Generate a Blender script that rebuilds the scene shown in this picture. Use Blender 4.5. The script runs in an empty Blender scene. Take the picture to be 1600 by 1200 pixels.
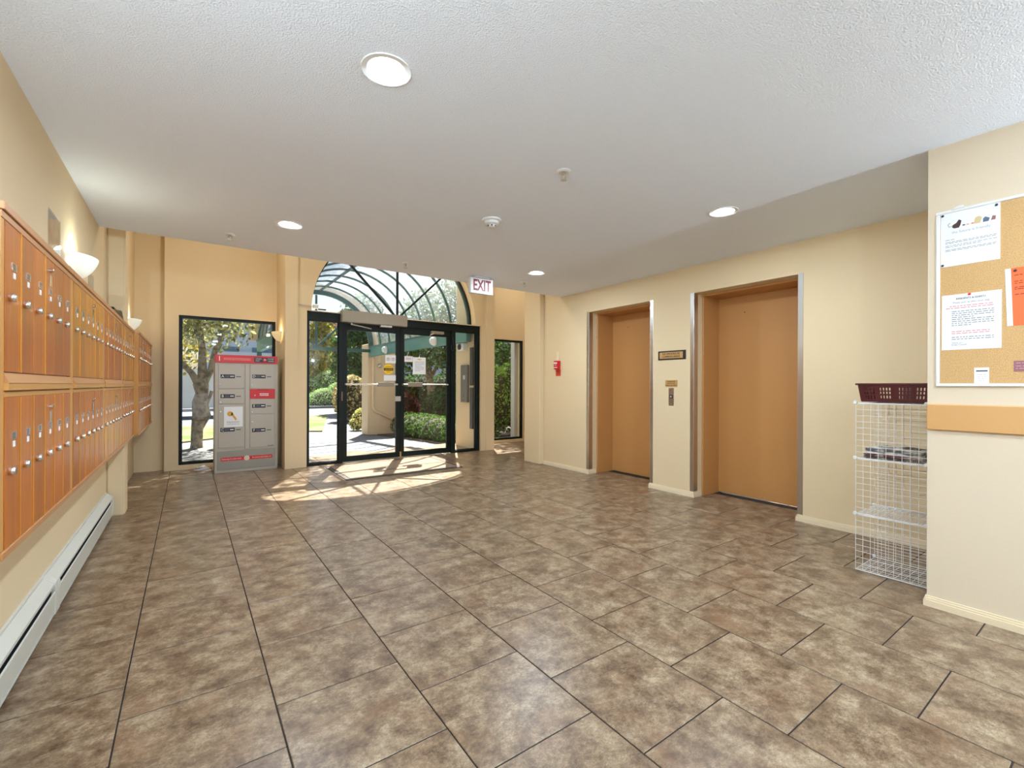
import bpy, bmesh, math, random
import numpy as np
from mathutils import Vector, Matrix
random.seed(7)
rng = np.random.default_rng(7)
SC = bpy.context.scene
COL = SC.collection

# ------------------------------------------------------------------ camera
F_PX, THETA, HOR, CX, ROLL, HCAM = 713.46, 0.621484, 602.49, 805.15, -0.00335, 1.2
R_ = Vector((math.cos(THETA), -math.sin(THETA), 0)); FW = Vector((math.sin(THETA), math.cos(THETA), 0)); U_ = Vector((0, 0, 1))
cr, sr = math.cos(ROLL), math.sin(ROLL)
xa = R_*cr - U_*sr; ya = U_*cr + R_*sr; za = -FW
cam = bpy.data.cameras.new('camera'); camo = bpy.data.objects.new('camera', cam); COL.objects.link(camo)
camo.matrix_world = Matrix(((xa.x, ya.x, za.x, 0), (xa.y, ya.y, za.y, 0), (xa.z, ya.z, za.z, HCAM), (0, 0, 0, 1)))
cam.sensor_fit = 'HORIZONTAL'; cam.sensor_width = 36.0; cam.lens = F_PX/1600*36
cam.shift_x = (800-CX)/1600; cam.shift_y = (HOR-600)/1600
cam.clip_start = 0.05; cam.clip_end = 400
SC.camera = camo

# ------------------------------------------------------------------ world, sun, exposure
w = bpy.data.worlds.new('sky'); SC.world = w; w.use_nodes = True
nt = w.node_tree; nt.nodes.clear()
sky = nt.nodes.new('ShaderNodeTexSky'); sky.sky_type = 'NISHITA'; sky.sun_disc = False
sky.sun_elevation = math.radians(53); sky.sun_rotation = math.radians(27); sky.air_density = 1.0; sky.dust_density = 2.5; sky.ozone_density = 1.0
bg = nt.nodes.new('ShaderNodeBackground'); bg.inputs[1].default_value = 0.14
wo = nt.nodes.new('ShaderNodeOutputWorld')
nt.links.new(sky.outputs[0], bg.inputs[0]); nt.links.new(bg.outputs[0], wo.inputs[0])
sun = bpy.data.lights.new('sun', 'SUN'); sun.energy = 23.0; sun.angle = math.radians(0.6); sun.color = (1, 0.95, 0.87)
suno = bpy.data.objects.new('sun', sun); COL.objects.link(suno)
suno.rotation_euler = Vector((-.75, -1.47, -2.2)).to_track_quat('-Z', 'Y').to_euler()
suno.location = (10, 25, 30)
SC.view_settings.view_transform = 'Standard'; SC.view_settings.look = 'None'
SC.view_settings.gamma = 1; SC.view_settings.use_curve_mapping = False
SC.view_settings.exposure = 0.22
POT_W, SCONCE_W, BAY_W, REAR_W = 24.0, 2.0, 15.5, 86.0

# ------------------------------------------------------------------ materials
def srgb(r, g, b):
    f = lambda c: (c/255/12.92) if c/255 <= .04045 else ((c/255+.055)/1.055)**2.4
    return (f(r), f(g), f(b), 1)
MATS = {}
def mat(name, col, rough=.5, metal=0, bump=None, vary=None, spec=None, coat=0):
    """bump=(scale,strength,dist)  vary=(scale, other colour, lo, hi)"""
    if name in MATS: return MATS[name]
    m = bpy.data.materials.new(name); m.use_nodes = True; n = m.node_tree.nodes; l = m.node_tree.links
    b = n['Principled BSDF']
    b.inputs['Base Color'].default_value = col; b.inputs['Roughness'].default_value = rough; b.inputs['Metallic'].default_value = metal
    if spec is not None: b.inputs['Specular IOR Level'].default_value = spec
    if coat: b.inputs['Coat Weight'].default_value = coat
    tc = n.new('ShaderNodeTexCoord')
    if bump:
        t = n.new('ShaderNodeTexNoise'); t.inputs['Scale'].default_value = bump[0]; t.inputs['Detail'].default_value = 4
        l.new(tc.outputs['Object'], t.inputs['Vector'])
        bp = n.new('ShaderNodeBump'); bp.inputs['Strength'].default_value = bump[1]; bp.inputs['Distance'].default_value = bump[2]
        l.new(t.outputs[0], bp.inputs['Height']); l.new(bp.outputs[0], b.inputs['Normal'])
    if vary:
        t = n.new('ShaderNodeTexNoise'); t.inputs['Scale'].default_value = vary[0]; t.inputs['Detail'].default_value = 6
        l.new(tc.outputs['Object'], t.inputs['Vector'])
        r = n.new('ShaderNodeValToRGB'); r.color_ramp.elements[0].position = vary[2]; r.color_ramp.elements[1].position = vary[3]
        r.color_ramp.elements[0].color = col; r.color_ramp.elements[1].color = vary[1]
        l.new(t.outputs[0], r.inputs[0]); l.new(r.outputs[0], b.inputs['Base Color'])
    MATS[name] = m; return m
def emat(name, col, strength):
    if name in MATS: return MATS[name]
    m = bpy.data.materials.new(name); m.use_nodes = True; n = m.node_tree.nodes
    b = n['Principled BSDF']; b.inputs['Base Color'].default_value = col; b.inputs['Emission Color'].default_value = col
    b.inputs['Emission Strength'].default_value = strength; b.inputs['Roughness'].default_value = .4
    MATS[name] = m; return m
def glass_mat(name, tint, refl=1.0, veil=0.0, veilcol=(.8, .85, .9, 1)):
    m = bpy.data.materials.new(name); m.use_nodes = True; n = m.node_tree.nodes; l = m.node_tree.links; n.clear()
    o = n.new('ShaderNodeOutputMaterial'); tr = n.new('ShaderNodeBsdfTransparent'); tr.inputs[0].default_value = tint
    gl = n.new('ShaderNodeBsdfGlossy'); gl.inputs['Roughness'].default_value = .01
    fr = n.new('ShaderNodeLayerWeight'); fr.inputs[0].default_value = .5      # facing term works from both sides of a thin pane
    pw = n.new('ShaderNodeMath'); pw.operation = 'POWER'; pw.inputs[1].default_value = 4.5; l.new(fr.outputs['Facing'], pw.inputs[0])
    mu = n.new('ShaderNodeMath'); mu.operation = 'MULTIPLY_ADD'; mu.inputs[1].default_value = .9*refl; mu.inputs[2].default_value = .035*refl; l.new(pw.outputs[0], mu.inputs[0])
    mx = n.new('ShaderNodeMixShader'); l.new(mu.outputs[0], mx.inputs[0]); l.new(gl.outputs[0], mx.inputs[2])
    if veil:
        tl = n.new('ShaderNodeBsdfTranslucent'); tl.inputs[0].default_value = veilcol
        m2 = n.new('ShaderNodeMixShader'); m2.inputs[0].default_value = veil
        tc = n.new('ShaderNodeTexCoord'); tx = n.new('ShaderNodeTexNoise'); tx.inputs['Scale'].default_value = 2.5; tx.inputs['Detail'].default_value = 6
        l.new(tc.outputs['Object'], tx.inputs['Vector'])
        mr = n.new('ShaderNodeMapRange'); mr.inputs[1].default_value = .35; mr.inputs[2].default_value = .75; mr.inputs[3].default_value = veil*.6; mr.inputs[4].default_value = veil*1.5
        l.new(tx.outputs[0], mr.inputs[0]); l.new(mr.outputs[0], m2.inputs[0])
        l.new(tr.outputs[0], m2.inputs[1]); l.new(tl.outputs[0], m2.inputs[2]); l.new(m2.outputs[0], mx.inputs[1])
    else: l.new(tr.outputs[0], mx.inputs[1])
    l.new(mx.outputs[0], o.inputs[0]); MATS[name] = m; return m
def leaf_mat(name, c1, c2, scale=3):
    m = bpy.data.materials.new(name); m.use_nodes = True; n = m.node_tree.nodes; l = m.node_tree.links; n.clear()
    o = n.new('ShaderNodeOutputMaterial'); d = n.new('ShaderNodeBsdfDiffuse'); t = n.new('ShaderNodeBsdfTranslucent'); mx = n.new('ShaderNodeMixShader'); mx.inputs[0].default_value = .35
    ge = n.new('ShaderNodeNewGeometry'); tx = n.new('ShaderNodeTexNoise'); tx.inputs['Scale'].default_value = scale; tx.inputs['Detail'].default_value = 3
    l.new(ge.outputs['Position'], tx.inputs['Vector'])
    ad = n.new('ShaderNodeMath'); ad.operation = 'MULTIPLY_ADD'; ad.inputs[1].default_value = .5; l.new(ge.outputs['Random Per Island'], ad.inputs[0]); l.new(tx.outputs[0], ad.inputs[2])
    r = n.new('ShaderNodeValToRGB'); r.color_ramp.elements[0].position = .45; r.color_ramp.elements[1].position = 1.0
    r.color_ramp.elements[0].color = c1; r.color_ramp.elements[1].color = c2
    l.new(ad.outputs[0], r.inputs[0]); l.new(r.outputs[0], d.inputs[0]); l.new(r.outputs[0], t.inputs[0])
    l.new(d.outputs[0], mx.inputs[1]); l.new(t.outputs[0], mx.inputs[2]); l.new(mx.outputs[0], o.inputs[0]); MATS[name] = m; return m
def wood_mat(name, c1, c2):
    m = bpy.data.materials.new(name); m.use_nodes = True; n = m.node_tree.nodes; l = m.node_tree.links; b = n['Principled BSDF']
    tc = n.new('ShaderNodeTexCoord'); oi = n.new('ShaderNodeObjectInfo')
    mp = n.new('ShaderNodeMapping'); mp.inputs['Scale'].default_value = (26, 26, 1.6)
    mv = n.new('ShaderNodeVectorMath'); mv.operation = 'MULTIPLY_ADD'; mv.inputs[1].default_value = (9, 9, 9)
    cb = n.new('ShaderNodeCombineXYZ'); [l.new(oi.outputs['Random'], cb.inputs[i]) for i in range(3)]
    l.new(cb.outputs[0], mv.inputs[0]); l.new(tc.outputs['Object'], mv.inputs[2]); l.new(mv.outputs[0], mp.inputs[0])
    t = n.new('ShaderNodeTexNoise'); t.inputs['Scale'].default_value = 1.5; t.inputs['Detail'].default_value = 8; t.inputs['Roughness'].default_value = .65
    l.new(mp.outputs[0], t.inputs['Vector'])
    r = n.new('ShaderNodeValToRGB'); r.color_ramp.elements[0].position = .3; r.color_ramp.elements[1].position = .7
    r.color_ramp.elements[0].color = c1; r.color_ramp.elements[1].color = c2; l.new(t.outputs[0], r.inputs[0])
    h = n.new('ShaderNodeHueSaturation'); mr = n.new('ShaderNodeMapRange'); mr.inputs[3].default_value = .85; mr.inputs[4].default_value = 1.12
    l.new(oi.outputs['Random'], mr.inputs[0]); l.new(mr.outputs[0], h.inputs['Value']); l.new(r.outputs[0], h.inputs['Color'])
    l.new(h.outputs[0], b.inputs['Base Color']); b.inputs['Roughness'].default_value = .32; b.inputs['Coat Weight'].default_value = .15; b.inputs['Coat Roughness'].default_value = .2
    MATS[name] = m; return m
def tile_mat():
    m = bpy.data.materials.new('stone_look_tile'); m.use_nodes = True; n = m.node_tree.nodes; l = m.node_tree.links; b = n['Principled BSDF']
    tc = n.new('ShaderNodeTexCoord'); oi = n.new('ShaderNodeObjectInfo'); cb = n.new('ShaderNodeCombineXYZ')
    [l.new(oi.outputs['Random'], cb.inputs[i]) for i in range(3)]
    mv = n.new('ShaderNodeVectorMath'); mv.operation = 'MULTIPLY_ADD'; mv.inputs[1].default_value = (31, 57, 13)
    l.new(cb.outputs[0], mv.inputs[0]); l.new(tc.outputs['Object'], mv.inputs[2])
    def noise(sc, det, ro, stretch=(1, 1, 1)):
        mp = n.new('ShaderNodeMapping'); mp.inputs['Scale'].default_value = stretch; l.new(mv.outputs[0], mp.inputs[0])
        t = n.new('ShaderNodeTexNoise'); t.inputs['Scale'].default_value = sc; t.inputs['Detail'].default_value = det; t.inputs['Roughness'].default_value = ro
        l.new(mp.outputs[0], t.inputs['Vector']); return t
    a = noise(9, 13, .76); r = n.new('ShaderNodeValToRGB'); e = r.color_ramp.elements
    e[0].position = .34; e[0].color = srgb(96, 74, 54); e[1].position = .70; e[1].color = srgb(200, 182, 154)
    k = e.new(.46); k.color = srgb(132, 109, 86); k = e.new(.55); k.color = srgb(162, 140, 113)
    l.new(a.outputs[0], r.inputs[0])
    c = noise(60, 8, .75, (1, 1.5, 1)); r2 = n.new('ShaderNodeValToRGB'); r2.color_ramp.elements[0].position = .33; r2.color_ramp.elements[1].position = .6
    r2.color_ramp.elements[0].color = (.50, .46, .42, 1); r2.color_ramp.elements[1].color = (1, 1, 1, 1); l.new(c.outputs[0], r2.inputs[0])
    mx = n.new('ShaderNodeMix'); mx.data_type = 'RGBA'; mx.blend_type = 'MULTIPLY'; mx.inputs[0].default_value = .75
    l.new(r.outputs[0], mx.inputs[6]); l.new(r2.outputs[0], mx.inputs[7])
    f3 = noise(170, 5, .7, (1, 1.4, 1)); r4 = n.new('ShaderNodeValToRGB'); r4.color_ramp.elements[0].position = .36; r4.color_ramp.elements[1].position = .62
    r4.color_ramp.elements[0].color = (.58, .55, .52, 1); r4.color_ramp.elements[1].color = (1.0, 1.0, 1.0, 1); l.new(f3.outputs[0], r4.inputs[0])
    mx3 = n.new('ShaderNodeMix'); mx3.data_type = 'RGBA'; mx3.blend_type = 'MULTIPLY'; mx3.inputs[0].default_value = .7; l.new(mx.outputs[2], mx3.inputs[6]); l.new(r4.outputs[0], mx3.inputs[7]); mx = mx3
    d = noise(4, 5, .6, (1, 1, 1)); r3 = n.new('ShaderNodeValToRGB'); r3.color_ramp.elements[0].position = .52; r3.color_ramp.elements[1].position = .72
    r3.color_ramp.elements[0].color = (0, 0, 0, 1); r3.color_ramp.elements[1].color = (1, 1, 1, 1); l.new(d.outputs[0], r3.inputs[0])
    m2 = n.new('ShaderNodeMix'); m2.data_type = 'RGBA'; m2.blend_type = 'MIX'; l.new(mx.outputs[2], m2.inputs[6]); m2.inputs[7].default_value = srgb(128, 94, 68)
    ml = n.new('ShaderNodeMath'); ml.operation = 'MULTIPLY'; ml.inputs[1].default_value = .5; l.new(r3.outputs[0], ml.inputs[0]); l.new(ml.outputs[0], m2.inputs[0])
    l.new(m2.outputs[2], b.inputs['Base Color'])
    b.inputs['Roughness'].default_value = .30; b.inputs['Specular IOR Level'].default_value = .5
    bp = n.new('ShaderNodeBump'); bp.inputs['Strength'].default_value = .12; bp.inputs['Distance'].default_value = .004; l.new(c.outputs[0], bp.inputs['Height']); l.new(bp.outputs[0], b.inputs['Normal'])
    MATS['stone_look_tile'] = m; return m

M_WALL = mat('cream_wall_paint', (.73, .575, .355, 1), .75, bump=(160, .18, .004))
M_WALL_LIT = mat('cream_wall_paint_cool_lit', (.70, .585, .43, 1), .75, bump=(160, .2, .004))  # same cream paint, with the whiter, cooler light put into its colour
M_TRIM = mat('cream_trim_paint', (.78, .65, .45, 1), .45)
M_CEIL = mat('white_textured_ceiling', (.85, .90, .975, 1), .85, bump=(150, .6, .010))
M_TILE = tile_mat()
M_GROUT = mat('dark_grout', srgb(52, 42, 36), .9)
M_FRAME = mat('dark_green_aluminium', (.004, .009, .008, 1), .45, spec=.25)
M_TEALF = mat('teal_steel', srgb(48, 92, 92), .4, .1)
M_TEALB = mat('teal_painted_beam', srgb(88, 140, 132), .55)
M_GLASS = glass_mat('clear_glass', (.98, .993, .988, 1), 1.0)
M_CANOPY = glass_mat('canopy_glass', (.975, .99, 1, 1), .5, .05)
M_STEEL = mat('brushed_steel', (.60, .59, .56, 1), .28, 1.0, bump=(40, .05, .002))
M_CHROME = mat('chrome', (.75, .74, .72, 1), .15, 1.0)
M_ELEV = mat('ochre_elevator_paint', (.50, .240, .075, 1), .42, bump=(220, .12, .002))
M_GREYBOX = mat('grey_parcel_box_paint', srgb(178, 170, 156), .42, .1, bump=(300, .08, .001))
M_RED = mat('red_vinyl', srgb(205, 30, 32), .4)
M_BLACK = mat('black_plastic', (.012, .012, .013, 1), .4)
M_NAVY = mat('dark_navy_print', (.015, .016, .03, 1), .5)
M_WHITE = mat('white_plastic', (.78, .78, .76, 1), .4)
M_WPRINT = mat('white_print', (.85, .85, .83, 1), .6)
M_PAPER = mat('white_paper', srgb(232, 234, 236), .7)
M_INK = mat('grey_ink', srgb(138, 138, 142), .8)
M_INKD = mat('black_ink', srgb(30, 30, 32), .8)
M_INKR = mat('red_ink', srgb(206, 124, 130), .8)
M_CORK = mat('cork', srgb(208, 170, 116), .85, bump=(400, .25, .002), vary=(260, srgb(178, 136, 84), .42, .68))
M_ALU = mat('white_aluminium_frame', (.80, .80, .79, 1), .3, .25)
M_OPBOX = mat('bronze_grey_aluminium', srgb(150, 140, 124), .4, .35)
M_BAR = mat('satin_aluminium', srgb(200, 196, 186), .35, .5)
M_HEAT = mat('grey_heater_enamel', srgb(206, 204, 192), .38)
M_WIRE = mat('white_coated_wire', (.72, .71, .69, 1), .35)
M_RAIL = mat('ochre_chair_rail', srgb(204, 156, 98), .45)
M_MAROON = mat('maroon_plastic', srgb(78, 20, 24), .4)
M_BRASS = mat('brass_plate', srgb(196, 156, 98), .4, .3)

# ------------------------------------------------------------------ mesh helpers
class MB:
    def __init__(s): s.v = []; s.f = []
    def box(s, x0, x1, y0, y1, z0, z1):
        i = len(s.v); s.v += [(x, y, z) for z in (z0, z1) for x, y in ((x0, y0), (x1, y0), (x1, y1), (x0, y1))]
        s.f += [tuple(i+k for k in q) for q in ((0, 3, 2, 1), (4, 5, 6, 7), (0, 1, 5, 4), (1, 2, 6, 5), (2, 3, 7, 6), (3, 0, 4, 7))]; return s
    def tube(s, pts, r, n=8, cap=True):
        pts = [Vector(p) for p in pts]; i0 = len(s.v); rr = r if isinstance(r, (list, tuple)) else [r]*len(pts)
        for k, p in enumerate(pts):
            d = (pts[min(k+1, len(pts)-1)] - pts[max(k-1, 0)]).normalized()
            a = d.orthogonal() if k == 0 else (a - d*a.dot(d))
            a = a.normalized(); b = d.cross(a)
            for j in range(n):
                t = 2*math.pi*j/n; s.v.append(tuple(p + (a*math.cos(t)+b*math.sin(t))*rr[k]))
        for k in range(len(pts)-1):
            for j in range(n):
                q = i0+k*n; s.f.append((q+j, q+(j+1) % n, q+n+(j+1) % n, q+n+j))
        if cap:
            s.f.append(tuple(i0+j for j in range(n))[::-1]); e = i0+(len(pts)-1)*n; s.f.append(tuple(e+j for j in range(n)))
        return s
    def lathe(s, prof, n=24, c=(0, 0, 0), a0=0, a1=2*math.pi, ax='z', closed=True):
        i0 = len(s.v); full = abs(a1-a0-2*math.pi) < 1e-6; m = n if full else n+1
        for r, h in prof:
            for j in range(m):
                t = a0+(a1-a0)*j/n; x, y = r*math.cos(t), r*math.sin(t)
                p = (x, y, h) if ax == 'z' else ((x, h, y) if ax == 'y' else (h, x, y))
                s.v.append((c[0]+p[0], c[1]+p[1], c[2]+p[2]))
        for k in range(len(prof)-1):
            for j in range(n):
                j2 = (j+1) % m; q = i0+k*m; s.f.append((q+j, q+j2, q+m+j2, q+m+j))
        if closed and full:
            s.f.append(tuple(i0+j for j in range(m))[::-1]); e = i0+(len(prof)-1)*m; s.f.append(tuple(e+j for j in range(m)))
        return s
    def prism(s, poly, d0, d1, ax='y'):
        """poly of 2D points; ax='y': (x,z) extruded in y; 'x': (y,z) in x; 'z': (x,y) in z"""
        i = len(s.v); n = len(poly)
        g = {'y': lambda a, b, d: (a, d, b), 'x': lambda a, b, d: (d, a, b), 'z': lambda a, b, d: (a, b, d)}[ax]
        s.v += [g(a, b, d0) for a, b in poly] + [g(a, b, d1) for a, b in poly]
        s.f.append(tuple(range(i, i+n))); s.f.append(tuple(range(i+n, i+2*n))[::-1])
        s.f += [(i+k, i+n+k, i+n+(k+1) % n, i+(k+1) % n) for k in range(n)]; return s
    def mesh(s, name, bev=0, seg=1, smooth=False):
        me = bpy.data.meshes.new(name); me.from_pydata(s.v, [], s.f); me.update()
        bm = bmesh.new(); bm.from_mesh(me); bmesh.ops.recalc_face_normals(bm, faces=bm.faces)
        if bev:
            ed = [e for e in bm.edges if len(e.link_faces) == 2 and e.calc_face_angle(0) > .5]
            bmesh.ops.bevel(bm, geom=ed, offset=bev, segments=seg, affect='EDGES', clamp_overlap=True)
        if smooth:
            for f in bm.faces: f.smooth = True
            for e in bm.edges:
                if len(e.link_faces) == 2 and e.calc_face_angle(0) > .7: e.smooth = False
        bm.to_mesh(me); bm.free(); return me
    def build(s, name, m, parent=None, bev=0, seg=1, smooth=False, loc=(0, 0, 0), rotz=0):
        return link(name, s.mesh(name, bev, seg, smooth), m, parent, loc, rotz)
def link(name, me, m, parent=None, loc=(0, 0, 0), rotz=0):
    if m is not None:
        if len(me.materials) == 0: me.materials.append(m)
    o = bpy.data.objects.new(name, me); COL.objects.link(o); o.parent = parent; o.location = loc; o.rotation_euler = (0, 0, rotz)
    return o
def tag(o, label=None, cat=None, group=None, kind=None):
    if label: o['label'] = label
    if cat: o['category'] = cat
    if group: o['group'] = group
    if kind: o['kind'] = kind
    return o
def thing(name, label, cat, loc=(0, 0, 0), rotz=0, group=None, kind=None):
    o = bpy.data.objects.new(name, None); o.empty_display_size = .1; COL.objects.link(o); o.location = loc; o.rotation_euler = (0, 0, rotz)
    return tag(o, label, cat, group, kind)
FACE_MX, FACE_PX = -math.pi/2, math.pi/2     # local -y turned to world -x / +x
def B(*a): return MB().box(*a)
_tc = [0]
def text(parent, body, size, loc, m, name='lettering', maxw=None, ext=.0006, align='CENTER', tilt=0, bold=0):
    """flat lettering in the local x-z plane, facing local -y"""
    cu = bpy.data.curves.new('tmp_text', 'FONT'); cu.body = body; cu.size = size; cu.align_x = align; cu.align_y = 'CENTER'; cu.extrude = ext; cu.resolution_u = 2; cu.offset = bold
    o = bpy.data.objects.new('tmp_text', cu); COL.objects.link(o)
    dg = bpy.context.evaluated_depsgraph_get(); me = bpy.data.meshes.new_from_object(o.evaluated_get(dg)); bpy.data.objects.remove(o); bpy.data.curves.remove(cu)
    me.transform(Matrix.Rotation(math.pi/2, 4, 'X'))
    if len(me.vertices):
        xs = [v.co.x for v in me.vertices]; wd = max(xs)-min(xs)
        if maxw and wd > 0: me.transform(Matrix.Scale(maxw/wd, 4, (1, 0, 0)))
    if tilt: me.transform(Matrix.Rotation(tilt, 4, 'Y'))
    me.name = name; me.materials.clear(); me.materials.append(m)
    return link(name, me, None, parent, loc)
def printed_lines(parent, x0, x1, zs, m, h=.0035, y=-.0008, words=True, name='printed_lines'):
    b = MB()
    for k, z in enumerate(zs):
        x = x0; end = x1 if k % 4 != 3 else x0+(x1-x0)*random.uniform(.5, .85)
        while x < end-.004:
            L = random.uniform(.006, .022) if words else end-x
            b.box(x, min(x+L, end), y-.0003, y, z-h/2, z+h/2); x += L+.004
    return b.build(name, m, parent)

# ------------------------------------------------------------------ key dimensions
XL, XR, XF = -.600, 4.436, 3.306
HC, YE, HU = 2.4986, 5.058, 3.95
YW = 7.93          # window wall
S, X0, OFF = .470805, -.2002, 2.1424
YB = -2.4
def struct(name, b, m, label, bev=0, parent=None): return tag(b.build(name, m, parent, bev), label, 'wall' if 'wall' in name else name.split('_')[0], kind='structure')

# ------------------------------------------------------------------ floor with single tiles
fl = tag(B(XL-.2, 7.4, YB-.2, 8.13, -.12, -.004).build('floor', M_GROUT), 'brown stone-look tiled floor of the lobby', 'floor', kind='structure')
g = .0025
tile_me = B(-S/2+g, S/2-g, -S/2+g, S/2-g, -.0035, 0).mesh('floor_tile', .0018)
rest = MB()
for k in range(-1, 16):
    xc = X0+(k+.5)*S; o = OFF-k*S/2
    n0 = math.floor((YB-o)/S)
    for n in range(n0, n0+40):
        yc = o+(n+.5)*S
        if yc-S/2 > 8.1 or yc+S/2 < YB: continue
        if k >= 10 and yc < 5.5 and not (k == 10 and 1.6 < yc < 4.7): continue
        if yc < 0.0 or (yc < .3 and xc > 3.4): rest.box(xc-S/2+g, xc+S/2-g, yc-S/2+g, yc+S/2-g, -.0035, 0); continue
        link('floor_tile', tile_me, M_TILE, fl, (xc, yc, 0))
tag(rest.build('floor_tiling', M_TILE, fl), kind='stuff')

# ------------------------------------------------------------------ ceiling with cut-outs for the pot lights
POTS = [(.66, 1.84), (.66, 4.08), (3.23, 1.86), (3.25, 4.13), (.66, -.42), (2.2, -.42), (.66, -1.7), (2.2, -1.7)]  # last four are added behind the camera to brighten the lobby
POT_R = .083
cb_ = MB(); hx = .12
xs = sorted(set([XL, XR]+[v for p in POTS for v in (p[0]-hx, p[0]+hx)])); ys = sorted(set([YB, YE]+[v for p in POTS for v in (p[1]-hx, p[1]+hx)]))
def in_pot(x, y): return any(abs(x-p[0]) < hx and abs(y-p[1]) < hx for p in POTS)
for a, b_ in zip(xs[:-1], xs[1:]):
    for c, d in zip(ys[:-1], ys[1:]):
        if in_pot((a+b_)/2, (c+d)/2): continue
        i = len(cb_.v); cb_.v += [(a, c, HC), (b_, c, HC), (b_, d, HC), (a, d, HC)]; cb_.f.append((i, i+3, i+2, i+1))
NP = 32
for px, py in POTS:
    i = len(cb_.v)
    for j in range(NP):
        t = 2*math.pi*j/NP; cb_.v.append((px+POT_R*math.cos(t), py+POT_R*math.sin(t), HC))
    for j in range(NP):
        t = 2*math.pi*j/NP; c, s_ = math.cos(t), math.sin(t); q = hx/max(abs(c), abs(s_)); cb_.v.append((px+q*c, py+q*s_, HC))
    for j in range(NP): j2 = (j+1) % NP; cb_.f.append((i+j, i+j2, i+NP+j2, i+NP+j))
# slab edge toward the entry and top
i = len(cb_.v); cb_.v += [(XL, YE, HC), (XR, YE, HC), (XR, YE, HU), (XL, YE, HU), (XL, YB, HU), (XR, YB, HU)]
cb_.f += [(i, i+1, i+2, i+3), (i+3, i+2, i+5, i+4)]
ceil = bpy.data.meshes.new('ceiling'); ceil.from_pydata(cb_.v, [], cb_.f); ceil.update()
ceil_o = tag(link('ceiling', ceil, M_CEIL), 'white textured low ceiling over the lobby', 'ceiling', kind='structure')
tag(B(XL-.2, 7.4, YE, 7.42, HU, HU+.15).box(XL-.2, 1.407, 7.42, 8.25, HU, HU+.15).box(4.372, 7.4, 7.42, 8.15, HU, HU+.15).build('ceiling', M_CEIL), 'high ceiling above the entrance bay', 'ceiling', kind='structure')

# ------------------------------------------------------------------ walls
struct('wall_left', B(XL-.2, XL, YB-.2, 8.05, 0, HU), M_WALL, 'cream left wall behind the mailboxes')
wl = bpy.data.objects['wall_left']
MB().box(XL, -.470, 5.48, 5.71, 0, .680).box(XL, -.470, 5.48, 5.71, 1.739, HU).build('pilaster', M_WALL, wl, .012, 2)
struct('wall_rear', B(XL, -.45, YB-.2, YB, 0, HU).box(3.15, XF, YB-.2, YB, 0, HU).box(-.45, 3.15, YB-.2, YB, 2.42, HU), M_WALL, 'cream wall around the added rear glazing behind the camera')
wb = MB().box(XL-.2, -.27, 8.05, 8.25, 0, HU)
WX0, WX1, WZ0, WZ1 = -.11, 1.10, .069, 2.175
wb.box(-.27, WX0, YW, 8.13, 0, HU).box(WX1, 1.115, YW, 8.13, 0, HU).box(WX0, WX1, YW, 8.13, 0, WZ0).box(WX0, WX1, YW, 8.13, WZ1, HU)
struct('wall_back', wb, M_WALL, 'cream back wall around the tall window behind the parcel locker')
struct('wall_pier', MB().box(1.115, 1.28, 7.165, 8.15, 0, HU).box(1.28, 1.407, 7.30, 8.15, 0, HU), M_WALL, 'cream pier between the parcel locker and the entrance doors')
struct('wall_pier', MB().box(4.47, 4.65, 7.165, 8.15, 0, HU).box(4.372, 4.47, 7.30, 8.15, 0, HU), M_WALL, 'cream pier between the entrance doors and the narrow window')
AC, AZ, AR = 2.86, 2.295, 1.392
wf = MB().box(1.28, 1.407, 7.19, 7.30, 0, 2.29).box(4.372, 4.47, 7.19, 7.30, 0, 2.29)
wf.box(1.28, AC-AR, 7.19, 7.42, 2.29, HU).box(AC+AR, 4.47, 7.19, 7.42, 2.29, HU)
N = 48
for j in range(N):
    t0, t1 = math.pi*j/N, math.pi*(j+1)/N
    a = (AC+AR*math.cos(t0), AZ+AR*math.sin(t0)); b_ = (AC+AR*math.cos(t1), AZ+AR*math.sin(t1))
    i = len(wf.v)
    for y in (7.19, 7.42): wf.v += [(a[0], y, a[1]), (b_[0], y, b_[1]), (b_[0], y, HU), (a[0], y, HU)]
    wf.f += [(i, i+1, i+2, i+3), (i+7, i+6, i+5, i+4), (i, i+4, i+5, i+1)]
struct('wall_front', wf, M_WALL, 'cream entrance wall with the arched opening above the doors')
RX0, RX1, RZ0, RZ1 = 4.69, 5.88, .062, 2.165
wr = MB().box(RX1, 7.4, YW, 8.13, 0, HU).box(4.65, RX0, YW, 8.13, 0, HU).box(RX0, RX1, YW, 8.13, 0, RZ0).box(RX0, RX1, YW, 8.13, RZ1, HU)
struct('wall_bay', wr, M_WALL, 'cream back wall around the narrow window right of the doors')
E1, E2, EZ, EXD = (3.457, 4.475), (1.849, 2.886), 2.205, 4.90
wr = MB()
for a, b_ in ((.5, E2[0]), (E2[1], E1[0]), (E1[1], 5.83)): wr.box(XR, EXD+.1, a, b_, 0, HU)
for e in (E1, E2): wr.box(XR, EXD+.1, e[0], e[1], EZ, HU)
struct('wall_right', wr, M_WALL, 'cream right wall with two elevator openings')
B(4.352, XR, 5.44, 5.83, 0, HU).build('pilaster', M_WALL, bpy.data.objects['wall_right'], .006)
struct('wall_side', B(7.2, 7.4, 5.6, 8.13, 0, HU).box(EXD+.1, 7.2, 5.63, 5.83, 0, HU), M_WALL, 'cream wall of the side passage beyond the right wall')
struct('wall_corner', B(XF, XR+.3, YB, .722, 0, HC), M_WALL_LIT, 'cream wall at the right edge carrying the cork board, cool light in its colour')

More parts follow.
